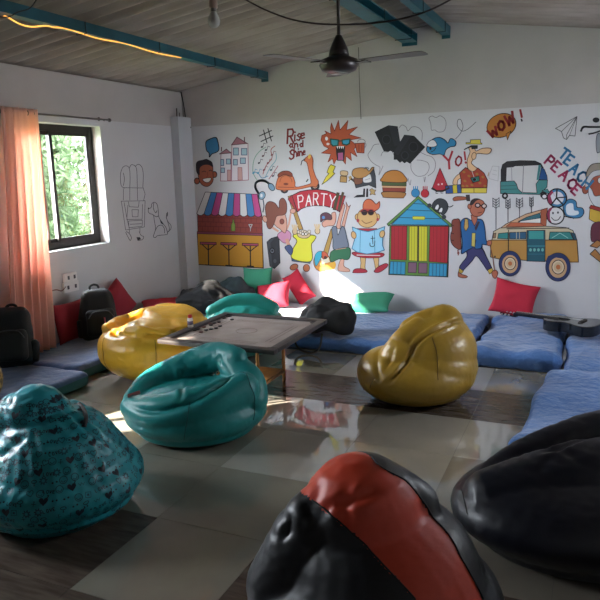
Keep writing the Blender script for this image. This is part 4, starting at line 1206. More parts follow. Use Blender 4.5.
# stroke letters, v up, unit height
C_ = [(.72, .85), (.5, 1), (.2, .9), (0, .5), (.2, .1), (.5, 0), (.72, .15)]
GLY = {
 'P': (.65, [[(0, 0), (0, 1), (.5, 1), (.65, .78), (.5, .5), (0, .48)]]), 'A': (.75, [[(0, 0), (.37, 1), (.75, 0)], [(.15, .4), (.6, .4)]]),
 'R': (.7, [[(0, 0), (0, 1), (.5, 1), (.65, .78), (.5, .52), (0, .5)], [(.3, .5), (.7, 0)]]), 'T': (.8, [[(0, 1), (.8, 1)], [(.4, 1), (.4, 0)]]),
 'Y': (.8, [[(0, 1), (.4, .5), (.8, 1)], [(.4, .5), (.35, 0)]]), 'E': (.6, [[(.6, 1), (0, 1), (0, 0), (.6, 0)], [(0, .5), (.45, .5)]]),
 'C': (.72, [C_]), 'H': (.7, [[(0, 0), (0, 1)], [(.7, 0), (.7, 1)], [(0, .5), (.7, .5)]]), 'O': (.75, [[(.37, 1), (.08, .8), (0, .5), (.08, .2), (.37, 0), (.67, .2), (.75, .5), (.67, .8), (.37, 1)]]),
 'W': (1.1, [[(0, 1), (.27, 0), (.55, .7), (.83, 0), (1.1, 1)]]), '!': (.15, [[(.08, 1), (.06, .3)], [(.04, .08), (.08, .0)]]),
 'i': (.15, [[(.05, .6), (.05, 0), (.12, .05)], [(.05, .85), (.08, .9)]]), 's': (.45, [[(.45, .55), (.2, .6), (.05, .45), (.4, .2), (.25, 0), (0, .08)]]),
 'e': (.5, [[(.03, .3), (.45, .38), (.4, .58), (.15, .58), (0, .3), (.15, .02), (.5, .1)]]), 'a': (.5, [[(.45, .5), (.2, .6), (0, .3), (.2, 0), (.45, .2), (.45, .6), (.45, .05), (.52, 0)]]),
 'n': (.5, [[(0, .6), (0, 0)], [(0, .4), (.25, .6), (.45, .4), (.48, 0)]]), 'd': (.5, [[(.45, .4), (.2, .55), (0, .3), (.2, 0), (.45, .2), (.45, 1), (.47, 0)]]),
 'S': (.6, [[(.6, .85), (.3, 1), (.05, .8), (.2, .55), (.5, .4), (.5, .1), (.2, -.05), (0, .12)]]), 'h': (.5, [[(0, 1), (0, 0)], [(0, .4), (.25, .6), (.45, .4), (.46, 0)]]), 'o': (.5, [[(.25, .6), (0, .3), (.25, 0), (.5, .3), (.25, .6)]]),
}
root = empty('wall_mural', (-2.2, D, .45), 'colourful cartoon mural painted across the white back wall', 'mural')
Q = Paint(root, lambda x, y: aty(x, y, D), (0, -1, 0))
# boy's head
Q.begin('painted_boy_head', 'laughing brown boy head with dark hair')
Q.ell('#a4573c', 197, 181, 2.6, 3, 0, INK).ell('#a4573c', 214.5, 174.5, 2.4, 3, 0, INK)
Q.poly('#a4573c', [(198, 166), (205, 162), (212, 164), (213, 173), (213, 181), (209, 186), (204, 186), (200, 182), (198, 174)], INK, .6, True)
Q.poly('#231a22', [(196.5, 172), (196, 164), (198, 161), (202, 160), (206, 159), (208, 159.5), (212, 162), (213, 167), (209, 165), (204, 165), (200, 168), (199.5, 175)], None, 0, True)
Q.poly('#e8e4de', [(203, 179), (211, 178), (209, 182), (205, 182)], INK, .5, True).line(INK, .6, [(202, 172), (204, 171), (206, 172)]).line(INK, .6, [(209, 171), (210.5, 170), (212, 171)]).line('#7a3826', .5, [(207.5, 172), (208, 176), (206.5, 177)]).end()
Q.begin('painted_speech_bubble', 'blue speech bubble')
Q.poly('#2c6f98', [(206, 142), (210, 139), (216, 137.5), (218, 142), (219, 149), (217, 152), (212, 154), (209.5, 157), (209, 153), (206.5, 150)], INK, .9, True).end()
# town houses
Q.begin('painted_town_houses', 'pair of pink outlined town houses')
pk = '#a06b74'
Q.poly('#d8cfd2', [(221, 154), (231, 152), (231, 181), (220.5, 181)], pk, .7).poly('#d8cfd2', [(232, 144), (248, 143.5), (248.5, 180), (231.5, 181)], pk, .7)
Q.poly('#9c6670', [(219.5, 154), (226.5, 149), (231, 153)], '#5b3540', .7).poly('#9c6670', [(231.5, 145), (237, 137), (247.5, 143.5)], '#5b3540', .7)
Q.poly('#5b3540', [(221, 152), (221, 147), (222, 147), (222, 151)]).poly('#5b3540', [(244, 142), (244, 137), (245, 137), (245, 143)])
for (x, y, w_, h_) in [(220.8, 159.5, 3, 6), (226.5, 159, 4, 5), (221, 168, 3.6, 4.5), (233.5, 148, 5, 7), (241.5, 148.5, 5.5, 6.5), (233.5, 159.5, 4, 5.5), (240.5, 158, 5, 5.5)]: Q.poly('#9db9c4', [(x, y), (x+w_, y), (x+w_, y+h_), (x, y+h_)], '#4d5a78', .7)
Q.poly('#c79a93', [(227.5, 170), (231, 170), (231, 180.5), (227.5, 180.5)], pk, .6).poly('#c79a93', [(238, 167.5), (242, 167.5), (242.5, 180), (238, 180)], pk, .6).end()
# bar
Q.begin('painted_beach_bar', 'painted bar with striped awning and three stools')
Q.poly('#8f3a31', [(197.5, 213), (262, 215), (262.5, 234), (198, 232)], INK, .6)
for i in range(3): Q.line('#6d2722', .5, [(198, 217+i*4.5), (262, 219+i*4.5)])
for j in range(12):
    for i in range(4): Q.line('#6d2722', .4, [(200+j*5.4+(i % 2)*2.7, 213.5+i*4.5), (200+j*5.4+(i % 2)*2.7, 218+i*4.5)])
Q.poly('#7e9a3a', [(231.5, 231), (231.5, 225), (232.8, 222), (232.9, 219.5), (234, 219.5), (234.2, 222), (235.3, 225), (235.2, 231)], '#3f5420', .5)
Q.line('#a9b5b5', .8, [(249, 224.5), (252.3, 224.5), (250.8, 228), (249, 224.5)]).line('#a9b5b5', .6, [(250.7, 228), (250.6, 231)])
Q.poly('#c98f28', [(197.5, 233.5), (262.5, 235.5), (263.5, 268), (198.5, 264.5)], INK, .8)
Q.poly('#8a4056', [(196.8, 231.5), (263, 233.6), (263, 235.6), (196.8, 233.6)], INK, .4)
top = [(205.5+i*(257.5-205.5)/9, 192+i*.25) for i in range(10)]; bot = [(197+i*(262-197)/9, 213.5+i*.2) for i in range(10)]
for i in range(9):
    c = ['#d9d6d2', '#3f79b0', '#b8437e'][i % 3]; a, b_, c2, d2 = top[i], top[i+1], bot[i+1], bot[i]
    Q.poly(c, [a, b_, c2, ((c2[0]*2+d2[0])/3, c2[1]+1.6), ((c2[0]+2*d2[0])/3, c2[1]+1.6), d2], INK, .6)
for (x, y) in [(203.5, 242), (224, 242.4), (245.5, 243.2)]:
    Q.poly('#b04a6b', [(x-3, y), (x+13, y+.4), (x+13, y+2.6), (x-3, y+2.2)], INK, .6).line(INK, 1.1, [(x+5, y+2.5), (x+5.3, y+23)]).line(INK, .9, [(x-1, y+2.5), (x+5, y+8), (x+11.5, y+2.8)]).line(INK, 1, [(x+2, y+22.8), (x+8.4, y+23.2)])
Q.end()
# hashtag
Q.begin('painted_hash_sign', 'black hash sign')
Q.line('#2c2c30', 1, [(263.5, 130), (267, 143)]).line('#2c2c30', 1, [(268, 128.5), (271.5, 141)]).line('#2c2c30', 1, [(259.5, 136), (271.5, 130.5)]).line('#2c2c30', 1, [(261, 141.5), (273, 136)]).end()
# headphones with notes
Q.begin('painted_headphones', 'grey headphones with rising music notes')
Q.line('#4c5960', 2.2, [(258.5, 193), (255.5, 188), (256, 183), (260, 180.5), (265, 181), (270, 184.5)], True)
Q.ell('#6f93ac', 271.5, 187, 2.6, 4, -35, '#3a4650', .8).ell('#7fa3b8', 262, 195.5, 3.2, 4, 20, '#3a4650', .8).ell('#d4d8da', 261.5, 195.5, 1.2, 1.8).line('#4c5960', 1.2, [(263, 199), (264, 206), (263, 212)], True)
for c, pts in [('#7ca08c', [(257, 180), (253, 172), (254, 160), (259, 152), (266, 147)]), ('#a0524a', [(263, 174), (266, 166), (272, 158), (271, 150), (275, 146)]), ('#6fa0a6', [(265, 178), (270, 168), (276, 160), (276, 153)]), ('#a0606a', [(269, 179), (274, 172), (278, 166)]), ('#5f8fa8', [(253, 172), (258, 173), (262, 178), (268, 176)])]: Q.line(c, .8, pts, True)
for x, y, c in [(259, 163, '#3c3c44'), (263, 156, '#5c3c44'), (266, 150, '#3c3c44'), (268, 163, '#7a3c3c'), (271, 170, '#3c5c64'), (264, 170, '#7a3c44'), (273, 176, '#4c3c4c'), (272, 155, '#7a3c3c'), (262, 147, '#3c3c44'), (258, 173, '#4f90a8'), (253.5, 173, '#4f90a8')]:
    Q.ell(c, x, y, 1.2, .9, -20).line(c, .5, [(x+1, y), (x+2, y-4), (x+4, y-3)])
Q.end()
# rise and shine
Q.begin('painted_rise_and_shine', 'dark red lettering reading Rise and Shine')
dr_ = '#7a1c18'
Q.text(dr_, 1.8, 'R', (287.3, 143.5), (9, -.8), (.6, -14)).text(dr_, 1.5, 'i', (294.2, 141), (9, -.8), (.5, -10)).text(dr_, 1.5, 's', (296.8, 140.5), (9, -.8), (.5, -11)).text(dr_, 1.5, 'e', (300.5, 139), (8, -1), (.5, -9.5))
Q.text(dr_, 1.4, 'and', (289.5, 147.5), (6.6, -.4), (.2, -6.2)).text(dr_, 1.6, 'S', (289.5, 159), (8, -.6), (.3, -9)).text(dr_, 1.4, 'h', (294, 156.8), (6, -.5), (.2, -9)).text(dr_, 1.4, 'i', (297.8, 156), (6, -.5), (.2, -8)).text(dr_, 1.4, 'n', (299.6, 155.8), (5.4, -.5), (.2, -7.5)).text(dr_, 1.3, 'e', (303, 155), (4.4, -.5), (.2, -7)).end()
# scooter
Q.begin('painted_scooter', 'orange scooter')
og = '#c76a3c'
Q.ell('#2a2528', 284.5, 189.5, 4, 4).ell('#a8684a', 284.5, 189.5, 2).ell('#2a2528', 315, 186, 4.6, 5).ell('#b08a72', 315, 186, 2.4)
Q.poly(og, [(276, 188), (277, 181), (280, 175), (286, 172), (292, 175), (295, 182), (296, 187), (308, 184.5), (311, 182), (309, 172), (307, 163), (304, 160), (308, 156), (311, 155), (313, 160), (313, 168), (316, 177), (318.5, 182), (316, 187), (312, 186.5), (300, 189), (290, 190), (280, 190)], '#7a3a20', .7, True)
Q.poly('#8c3f28', [(278, 174.5), (282, 171.5), (288, 171), (292, 173.5), (291.5, 176.5), (285, 174.5), (279, 177)], '#4a2018', .6, True).arc('#8c4a2a', .6, 286, 182, 6, 6.5, 180, 360).line('#7a3a20', .6, [(278, 187), (294, 187.5)])
Q.ell('#d9b04a', 309.5, 156.5, 1.4, 2.4, 15).line('#3a3430', .9, [(305, 159), (302, 161), (301, 165)]).line('#3a3430', 1.2, [(306.5, 181.5), (308, 179.5)]).ell('#7a3a20', 286, 184, 2.5, 1.2).end()
# sun with sunglasses
Q.begin('painted_laughing_sun', 'spiky orange laughing face with blue sunglasses')
sp = [(331.5, 123), (334.5, 131), (338.5, 120.5), (340, 130), (348, 120.5), (346.5, 130), (357.5, 127), (349, 134.5), (361, 138), (350, 140), (354, 143), (356.5, 146.5), (354, 149), (357, 156.5), (350.5, 152.5), (351.5, 160.5), (346, 156), (345.5, 164), (342.5, 160), (340, 158), (336, 160), (334, 164), (332.5, 158.5), (328, 162), (331, 154), (321.5, 153), (329, 148.5), (324, 146), (321, 140), (322, 135.5), (326.5, 133.5), (325, 131), (331, 134), (330.5, 128)]
Q.poly('#b5502a', sp, '#7c2f18', .7).ell('#dcdad8', 326.6, 138.6, 1.5, 1.9).ell('#dcdad8', 328, 144, 1.6, 1.2)
Q.poly('#b5502a', [(355, 143.5), (364.5, 143), (364, 153), (357, 152.5)], '#6c2a18', .8).arc('#7f7f80', .7, 361.5, 142, 3.8, 2.8, 180, 360).arc('#7f7f80', .7, 364.5, 145, 1.5, 2.5, -80, 90).line('#6c2a18', .6, [(359, 144.5), (359, 151.5)]).line('#6c2a18', .6, [(362, 144.5), (361.8, 151.5)])
Q.poly('#2f8fa0', [(330.5, 139), (338.5, 140), (338, 145.5), (333, 146), (331, 144)], '#1f4a3c', 1.3).poly('#2f8fb0', [(342, 140), (350, 139), (349.5, 143.5), (346.5, 145), (342.5, 144)], '#1f4a3c', 1.3).line('#1f4a3c', 1.3, [(338.5, 141), (342, 141)])
Q.poly('#1c1014', [(336, 147), (345, 146.5), (344.5, 154), (344, 160.5), (337.5, 160.5), (336.5, 154)], INK, .5).poly('#a5527e', [(338, 153), (343, 152.5), (343.3, 160), (338.2, 160)], None)
for x in (337.5, 339.5, 341.5, 343.3): Q.poly('#dcdad8', [(x-.9, 146.3), (x+.9, 146.2), (x, 149)])
Q.end()
Q.begin('painted_lightning', 'yellow lightning bolt')
Q.poly('#d3c232', [(331, 164.5), (335.5, 166.5), (333, 172), (335, 173.5), (327.5, 180.5), (322, 184.5), (326, 177), (329, 173.5), (327, 172.5), (329, 167)], '#55501c', .7).end()
# mug and cartoon man
Q.begin('painted_man_with_mug', 'big nosed man in dark clothes raising a mug')
Q.poly('#b58a50', [(340.5, 176), (347, 176.5), (346.5, 182.5), (340, 182)], '#4f3a20', .7).poly('#c7a880', [(341, 171), (347.5, 171.5), (347, 175.5), (341, 175)], '#4f3a20', .6, True).arc('#4f3a20', .7, 348.3, 179, 1.8, 2, -80, 80)
Q.ell('#b9945e', 350.5, 178, 1.5, 2.2).line('#4c3a2a', 2, [(351.5, 179), (354.5, 181.5)])
Q.poly('#3b3f45', [(354, 181), (356, 188), (364, 186), (369, 185), (376, 188), (375.5, 176), (373.5, 168), (370, 171), (371, 177), (364, 178), (357, 176.5)], INK, .6)
Q.poly('#7d4c34', [(354.5, 177), (362, 178), (362, 183), (356, 184.5), (354.3, 182)], '#3a2418', .6, True)
Q.poly('#b8874c', [(352, 174), (353.5, 169.5), (359, 167.8), (366, 168.2), (369, 171), (372, 167.5), (374, 168), (369.5, 174), (366, 177), (359, 178.5), (354, 177)], '#4f3a20', .7, True)
Q.poly('#d5d2d0', [(363, 178), (366, 176.5), (370, 174), (371.5, 178), (371, 182), (364, 182.5)], '#555558', .5, True).line('#8a8a90', .5, [(365, 180), (370, 178.5)]).arc('#5a6b78', .8, 366.5, 169, 2.2, 1.6, 180, 350)
Q.poly(INK, [(363.5, 188.5), (365.2, 188.5), (365, 197), (353.5, 197.6), (357, 195), (363, 194.5)]).poly(INK, [(366.5, 188.5), (368.2, 188.5), (368.3, 197), (366, 197)]).poly('#b99a62', [(369.5, 190), (372, 188.5), (374, 190), (376, 190), (374.5, 192.5), (375.5, 195), (372.5, 194), (370, 195), (371, 192)], '#4f3a20', .5).end()
# speakers and smoke
Q.begin('painted_speakers', 'two black loudspeakers rising from white smoke')
sg = '#7e7a7c'
for pts in [[(399, 128), (402, 125), (406, 127), (408, 131), (412, 127), (418, 127.5), (422, 132), (422, 140)], [(379, 144), (374, 145), (371, 150), (368, 155), (371, 161), (376, 165), (380, 167.5), (379, 175), (383, 166)], [(381, 156), (383, 152), (388, 152), (391, 150), (394, 155)], [(411, 163), (411.5, 170), (417, 176), (425, 175), (429, 169), (428, 163), (422, 160.5), (417, 160)], [(420, 152), (426, 155), (432, 157), (435.5, 163), (434, 171), (428, 176)], [(408, 178), (410, 185), (411, 180)], [(424, 177), (424.5, 182), (425.5, 177)]]: Q.line(sg, .6, pts, True)
Q.poly('#17171a', [(375, 132), (388.5, 125.5), (397.5, 126.5), (400.5, 145), (395, 153), (390.5, 150.5), (388, 151.5), (384, 151)], INK, .5).poly('#222227', [(388.5, 125.5), (397.5, 126.5), (400.5, 145), (394.5, 146)]).ell('#0e0e12', 386.5, 139.5, 4, 4.4, 0, '#2c2c33', .6)
Q.poly('#17171a', [(404.5, 135), (414, 136), (425, 147), (410, 163.5), (407, 161.5), (404.5, 163), (402, 161), (400, 162.5), (397, 159.5), (394, 159.5), (394, 152)], INK, .5).poly('#232328', [(404.5, 135), (411, 136), (398, 155.5), (394, 152)]).ell('#0e0e12', 413.5, 147, 4.4, 4.8, 0, '#2c2c33', .6).ell('#0e0e12', 405, 155.5, 3.4, 3.8, 0, '#2c2c33', .6).end()
# burger
Q.begin('painted_burger', 'tall burger with green and red layers')
Q.poly('#a8723a', [(383, 192), (404.5, 192.5), (404, 197), (401.5, 198), (385, 197.5), (382.8, 196)], '#4a2c18', .7, True)
Q.poly('#8c3a2a', [(382.5, 187.5), (405.8, 187.8), (405.5, 192), (383, 191.5)], '#3a1c14', .6).poly('#c79a70', [(382.3, 185.5), (406, 186), (406, 188), (382.3, 187.5)]).poly('#4c5a32', [(382, 181.8), (406.3, 182.4), (406.3, 186), (382, 185.5)], '#2a2c1a', .5)
Q.poly('#b5762f', [(382, 181.5), (382.5, 177), (386, 172.5), (392, 170.3), (399, 171), (404, 175), (406, 182)], '#4a2c18', .7, True).end()
Q.begin('painted_ornaments', 'small blue and red round berries')
Q.ell('#2d7fb0', 415.5, 193, 4.1, 4.2, 0, '#1b3a50', .5).ell('#b5232e', 425, 193.5, 4, 4, 0, '#50161c', .5)
for x, c in ((413.5, '#2d7fb0'), (415.5, '#2d7fb0'), (417.5, '#2d7fb0'), (423.2, '#b5232e'), (425, '#b5232e'), (427, '#b5232e')): Q.line(c, .9, [(x, 190), (x+.1, 186.5)])
Q.end()
# small cloud and loop
Q.begin('painted_cloud', 'small outlined cloud')
Q.line(sg, .6, [(430, 121), (429, 118), (432, 116), (436, 117.5), (440, 115.8), (444, 118), (446, 122), (445.5, 128), (443, 131.5), (438, 132), (435, 130), (431.5, 130), (431, 125), (430, 121)], True).end()
Q.begin('painted_fish', 'blue fish with a looping line')
Q.line('#55555a', .6, [(455.5, 139), (460, 134), (463, 127), (461, 120), (458, 120), (457.5, 126), (462, 131), (468, 129), (476, 122)], True)
Q.poly('#2c7fa8', [(426.5, 149), (429, 143), (434, 138.5), (440, 137.5), (445, 140), (448, 143), (450, 139), (453, 139), (456, 142), (455, 146), (450, 147), (446, 150), (444, 155), (440, 154), (433, 154.5), (428, 152.5)], INK, .8, True)
Q.poly('#dcdad8', [(427, 146), (429, 141.5), (434, 140), (437, 145), (433, 147)], INK, .6, True).ell(INK, 430.5, 148.5, 1.1, 1.4).line(INK, .6, [(431, 152), (434, 150.5), (436, 147.5)], True).end()
Q.begin('painted_yo', 'red lettering reading Yo!')
Q.text('#a52832', 2.1, 'Y', (445.5, 170.5), (11, -5), (-2, -15)).text('#a52832', 1.7, 'O', (455.5, 166.5), (8, -2), (.2, -9.5)).text('#a52832', 1.8, '!', (465.3, 163), (10, -1), (-1.6, -11)).end()
Q.begin('painted_watermelon', 'red watermelon slice with a face')
Q.poly('#b02634', [(440, 168), (448.5, 187.5), (443, 190.5), (437, 190.5), (432.5, 187.5)], '#4a161c', .6).line('#2a2a20', 1.7, [(432, 188.5), (437, 191), (443, 191), (449, 188)]).ell('#d9b8b4', 438.5, 184.5, .9).ell('#d9b8b4', 442, 184, .9).line(INK, .6, [(436, 191.5), (436, 193.5), (438, 193.5)]).line(INK, .6, [(441, 191.5), (441, 193.2), (443, 193)]).end()
# man in red shirt
Q.begin('painted_tourist', 'long nosed tourist in red shirt and yellow hat holding a camera')
Q.poly('#2c4f8c', [(445.5, 186), (460.5, 184.5), (461.5, 193), (446, 193.5)], INK, .7).poly('#cdb72c', [(452.5, 185.3), (457, 184.8), (457.5, 193.2), (453, 193.4)], INK, .5)
Q.poly('#d0bd45', [(461.5, 187.8), (487, 187.5), (486.5, 193), (461.5, 193)], '#5a4a1c', .6).line('#5a4a1c', .6, [(474, 188), (474, 193)])
Q.poly('#d8ae84', [(459, 174), (454, 179), (453, 184), (457, 184.5), (458, 180), (462, 177)], '#5a4030', .6, True)
Q.poly('#9c3b26', [(459.5, 173), (465.5, 167.5), (472, 170.5), (478, 168), (484, 173), (487.5, 180), (487, 187.8), (461, 188), (461, 179)], '#3a1712', .8)
for x, y in [(464, 172), (469, 176), (465, 181), (463, 186), (472, 185), (477, 174), (483, 177), (480, 183), (485, 186), (467, 186)]: Q.ell('#a0682a', x, y, 1.6, 1.2, 20)
Q.poly('#d8ae84', [(469, 148), (474, 146.5), (476, 151), (482, 148.5), (489, 148), (491.5, 150), (488, 154), (478, 153.5), (475, 156), (473.5, 159), (471.5, 163), (475, 166.5), (477, 168.5), (473, 171.5), (468, 168.5), (467.3, 160), (470, 152)], '#5a4030', .7, True)
Q.ell('#d8ae84', 474, 156, 2.2, 3.6, 10, '#5a4030', .6).poly('#242a24', [(471, 145.5), (477.5, 145.5), (477.5, 148.5), (472, 149)], INK, .5).line(INK, 1.2, [(464.5, 149.5), (471, 146)])
Q.poly('#cdbb3e', [(470.5, 139.8), (480.5, 139.5), (480.5, 143), (482, 143), (482, 144.2), (466, 144), (466, 142.6), (470.5, 142.6)], '#4a4218', .6)
Q.poly('#2c6a5a', [(470.5, 178), (479, 176), (479.5, 181), (473, 182.5)], INK, .6).ell('#16181c', 474.5, 179.5, 2, 1.7, 0, '#3a7a90', .5).line('#b8b3b0', .6, [(472, 171), (474, 177)])
Q.line('#a0825a', .8, [(488, 176), (489, 172.5)]).end()
Q.begin('painted_faint_page', 'faint pencil page')
Q.line('#a5a2a2', .5, [(489, 176), (492.5, 166), (499, 166.5), (498, 181), (489, 178.5), (489, 176)]).line('#a5a2a2', .4, [(493, 170), (497, 171)]).line('#a5a2a2', .4, [(492, 174), (496.5, 175)]).end()
Q.begin('painted_pipe', 'brown hammer like pipe')
Q.poly('#9a5236', [(453, 198.5), (457, 196.5), (465.5, 197), (466, 199.5), (458, 200.5), (454, 200.8)], '#3a2018', .6, True).poly('#3a2c2c', [(466, 195), (469.5, 194.8), (470, 201), (466.8, 200.8)], INK, .5).end()
# wow
Q.begin('painted_wow_bubble', 'orange speech bubble with red lettering reading WOW!')
Q.ell('#b5722a', 501.5, 125.5, 15, 11.5, -22, '#3a2a18', .8, 36).poly('#b5722a', [(506, 134), (507.5, 140), (511, 131)], '#3a2a18', .6)
for ch, o, ex, ey in [('W', (491, 138), (7.2, -4), (-3.6, -7)), ('O', (499.5, 131.5), (8, -4), (-2.4, -8.8)), ('W', (507.5, 126.5), (7, -4.4), (-3, -10))]: Q.text('#8c1c20', 2.6, ch, o, ex, ey)
Q.line('#8c1c20', 2.2, [(520.3, 110), (521.8, 117)]).line('#1c1414', 1.6, [(521.5, 119.5), (522, 121)]).end()
Q.begin('painted_paper_plane', 'outlined paper plane')
Q.line('#4c4a4c', .7, [(555.5, 128.5), (577, 116.5), (575, 136), (569.5, 135.5), (566.5, 139.5), (563.5, 138), (561.5, 131.5), (555.5, 128.5)]).line('#4c4a4c', .6, [(577, 116.5), (561.5, 131.5)]).line('#4c4a4c', .6, [(577, 116.5), (566.5, 135), (566.8, 139)]).line('#4c4a4c', .5, [(577, 116.5), (569.5, 135.5)]).end()
# auto rickshaw
Q.begin('painted_auto_rickshaw', 'green and black three wheeled rickshaw')
gr2 = '#3f7f7c'
Q.poly('#c2c0be', [(505, 167), (537, 164.5), (538, 193), (519, 193), (516, 182), (505.5, 181)], None)
Q.poly('#241f22', [(501, 181), (501, 170), (502.5, 164.5), (507, 161.5), (520, 160.5), (535, 160.8), (541, 163.5), (543.5, 168), (538, 165), (515, 166), (513, 167), (506.5, 167.5), (506, 181)], INK, .5)
Q.poly(gr2, [(500.5, 181.5), (514, 181), (516.5, 184), (518, 189), (522, 192.5), (537, 193), (536, 184), (539, 180), (547.5, 180), (547, 187), (543, 191), (539.5, 194.5), (520, 194), (500.5, 193.5)], INK, .7)
Q.poly(gr2, [(538.5, 165), (541, 165), (538.5, 180), (536.5, 180)]).poly('#1f4a80', [(541.5, 167), (544.5, 169.5), (547, 176), (547.3, 180), (539, 179.5)], INK, .6)
Q.line('#77777a', .8, [(523.5, 165.5), (522.5, 193)]).line('#8a888a', .6, [(511.5, 167), (512, 181)]).line('#244a48', .5, [(501, 186), (516, 185.5)]).line('#244a48', .5, [(501, 189.5), (517, 189)])
Q.ell('#1c1a1c', 505, 195.8, 3.1, 3.3, 0).ell('#b8b4b2', 505, 195.8, 1.4).ell('#1c1a1c', 543.5, 195, 3.3, 3.4).ell('#8fa0a0', 543.5, 195, 1.4).poly(gr2, [(542, 190.5), (547.5, 189), (550, 193), (547, 193.5)], INK, .5).end()
# teach peace
Q.begin('painted_teach_peace', 'diagonal lettering reading TEACH PEACE in blue and pink')
for ch, x, y in [('T', 558, 156), ('E', 563.5, 162.5), ('A', 568.5, 171), ('C', 575.5, 178.5), ('H', 581.5, 185.5)]: Q.text('#2a6c96', 2.3, ch, (x, y), (7.2, 5.0), (6.6, -8.2))
for ch, x, y in [('P', 544.5, 163), ('E', 551, 168.5), ('A', 558.5, 176.5), ('C', 566, 185), ('E', 571, 191.5)]: Q.text('#96234c', 2.3, ch, (x, y), (6.8, 6.2), (6.4, -7.6))
Q.end()
# arrows
Q.begin('painted_arrows', 'four thin upright arrows with feathers')
for x, y0, y1, w_ in [(496, 199, 229, 3.2), (508, 200, 222, 2.2), (519.5, 199, 218, 3.2), (531.5, 198, 213, 1.8)]:
    Q.line('#3a383c', .7, [(x, y0), (x, y1)])
    for k in range(4): Q.line('#4a484c', .6, [(x-w_, y0-1+k*2.6), (x, y0+1.6+k*2.6), (x+w_, y0-1.4+k*2.6)])
    Q.line('#4a484c', .6, [(x-w_, y0-1), (x-w_, y0+8)]).line('#4a484c', .6, [(x+w_, y0-1), (x+w_, y0+8)])
Q.end()
# van
Q.begin('painted_camper_van', 'ochre and cream camper van with raised roof and blue tyres')
cr = '#c2b494'; oc = '#b0813c'
Q.poly('#d3cfc9', [(512, 226), (547, 209), (548, 226)], None).poly('#c49a78', [(498, 230), (506, 224), (526, 214), (547.5, 208), (545, 226), (541, 226.5), (543, 212), (527, 217.5), (512, 226), (545, 227), (545, 229)], '#3a2a24', .7)
Q.poly('#a55a3c', [(541, 210), (547.5, 208), (546, 226.5), (540.5, 226)], '#3a2018', .5).poly('#2f6470', [(518, 221.5), (527, 217), (540, 213), (540.5, 218)], INK, .5).poly('#b55f40', [(506, 226.5), (511, 222.5), (540, 223), (546, 227)], '#5a2a1c', .5)
Q.poly(cr, [(492, 240), (493.5, 231.5), (500, 228), (545, 226.2), (566, 227.5), (573, 230.5), (576.5, 240)], INK, .7)
Q.poly(oc, [(490.5, 257), (491, 240), (577, 240), (578.5, 262), (570, 262), (560, 256), (548, 261), (527, 260.5), (515, 259.5), (499, 259)], INK, .8)
Q.line('#4a4038', 1.0, [(507, 228.8), (569, 228)])
tw = '#2f7f7c'
Q.poly(tw, [(498.5, 233.5), (508, 232.5), (508, 238.8), (497.5, 238.5)], INK, .6).poly('#2c5a78', [(509.5, 232.5), (526, 232), (526, 238.8), (509.5, 238.8)], INK, .6).line('#b0a890', .7, [(516.5, 232.5), (516.5, 238.5)]).line('#b0a890', .7, [(519.5, 232.5), (519.5, 238.5)])
Q.poly(tw, [(550, 232), (570, 232), (573.5, 239.5), (549, 239.3)], INK, .7).line('#9fd0c8', .5, [(552, 238), (560, 233), (568, 238)]).poly('#24485c', [(571, 232.5), (575, 233.5), (577, 240), (574, 239.6)], INK, .5).poly('#8a6a50', [(493.5, 233.5), (496, 233), (495.5, 238), (493, 238)], INK, .5)
Q.poly('#1f5564', [(527, 230.5), (545, 230.3), (545, 261.5), (527, 261)], INK, .8).poly('#3a9490', [(529, 231), (543.5, 231), (543.5, 239), (529, 239)]).line('#3f8c94', .8, [(528, 246), (544.5, 246)])
for k in range(4): Q.ell('#6fb0a8', 530.5+k*4, 249.8, 1.6, 1.9, 0, '#1f5564', .5)
Q.line('#2f7080', .6, [(528, 254), (544.5, 254)]).line(INK, .8, [(508.5, 230), (508.3, 260)]).line('#6c4a20', .6, [(545, 240.2), (577, 240.2)])
for x, y, r in [(510, 263.5, 11), (558, 267, 12.4)]:
    Q.ell('#22305e', x, y, r, r*1.15, 0, INK, .6, 36).ell('#c29a72', x, y+.5, r*.72, r*.83).ell('#d3c0a0', x+.2, y, r*.5, r*.56, 0, INK, .8).ell('#c2ac88', x+.2, y, r*.36, r*.4).ell('#b8683a', x+.2, y, r*.18, r*.2)
Q.poly('#22305e', [(545.5, 262), (548, 256), (555, 253.5), (563, 255), (570, 260), (566, 259), (556, 257.5)], None).ell('#2a2420', 495, 256.5, .9).line('#6c4a20', 1, [(570, 262), (578.5, 262)]).end()
# peace sign, smiley, heart
Q.begin('painted_peace_and_smiley', 'peace sign, smiling face and blue heart')
Q.poly('#3a78a0', [(563, 206), (566, 201), (571, 199), (576, 201.5), (577, 207), (582, 208), (584, 212), (581, 217), (574, 218), (566, 216)], INK, .8, True).poly('#cfd4d8', [(566, 206.5), (569, 203.5), (573, 204), (574, 210), (578, 211), (578.5, 214), (573, 215.5), (567, 214)], None, .6, True).line(INK, 1, [(560, 216), (568, 216.8), (574, 218.3)])
Q.ell('#3a78a0', 557, 198, 9.6, 9.2, 0, INK, 1.3, 36).ell('#cfccd0', 557, 198, 6.8, 6.5).poly('#8c2a4a', [(547.6, 196), (552, 190), (556, 198), (551.5, 205), (548, 202)], None).poly('#cfccd0', [(550.5, 196), (553, 193), (556, 198), (552.5, 202)], None).line(INK, 1.5, [(557, 189), (556.5, 198)]).line(INK, 1.5, [(556.5, 198), (551, 205)]).line(INK, 1.5, [(556.5, 198), (563, 204.5)]).line(INK, 1.2, [(556.5, 198), (566, 197)])
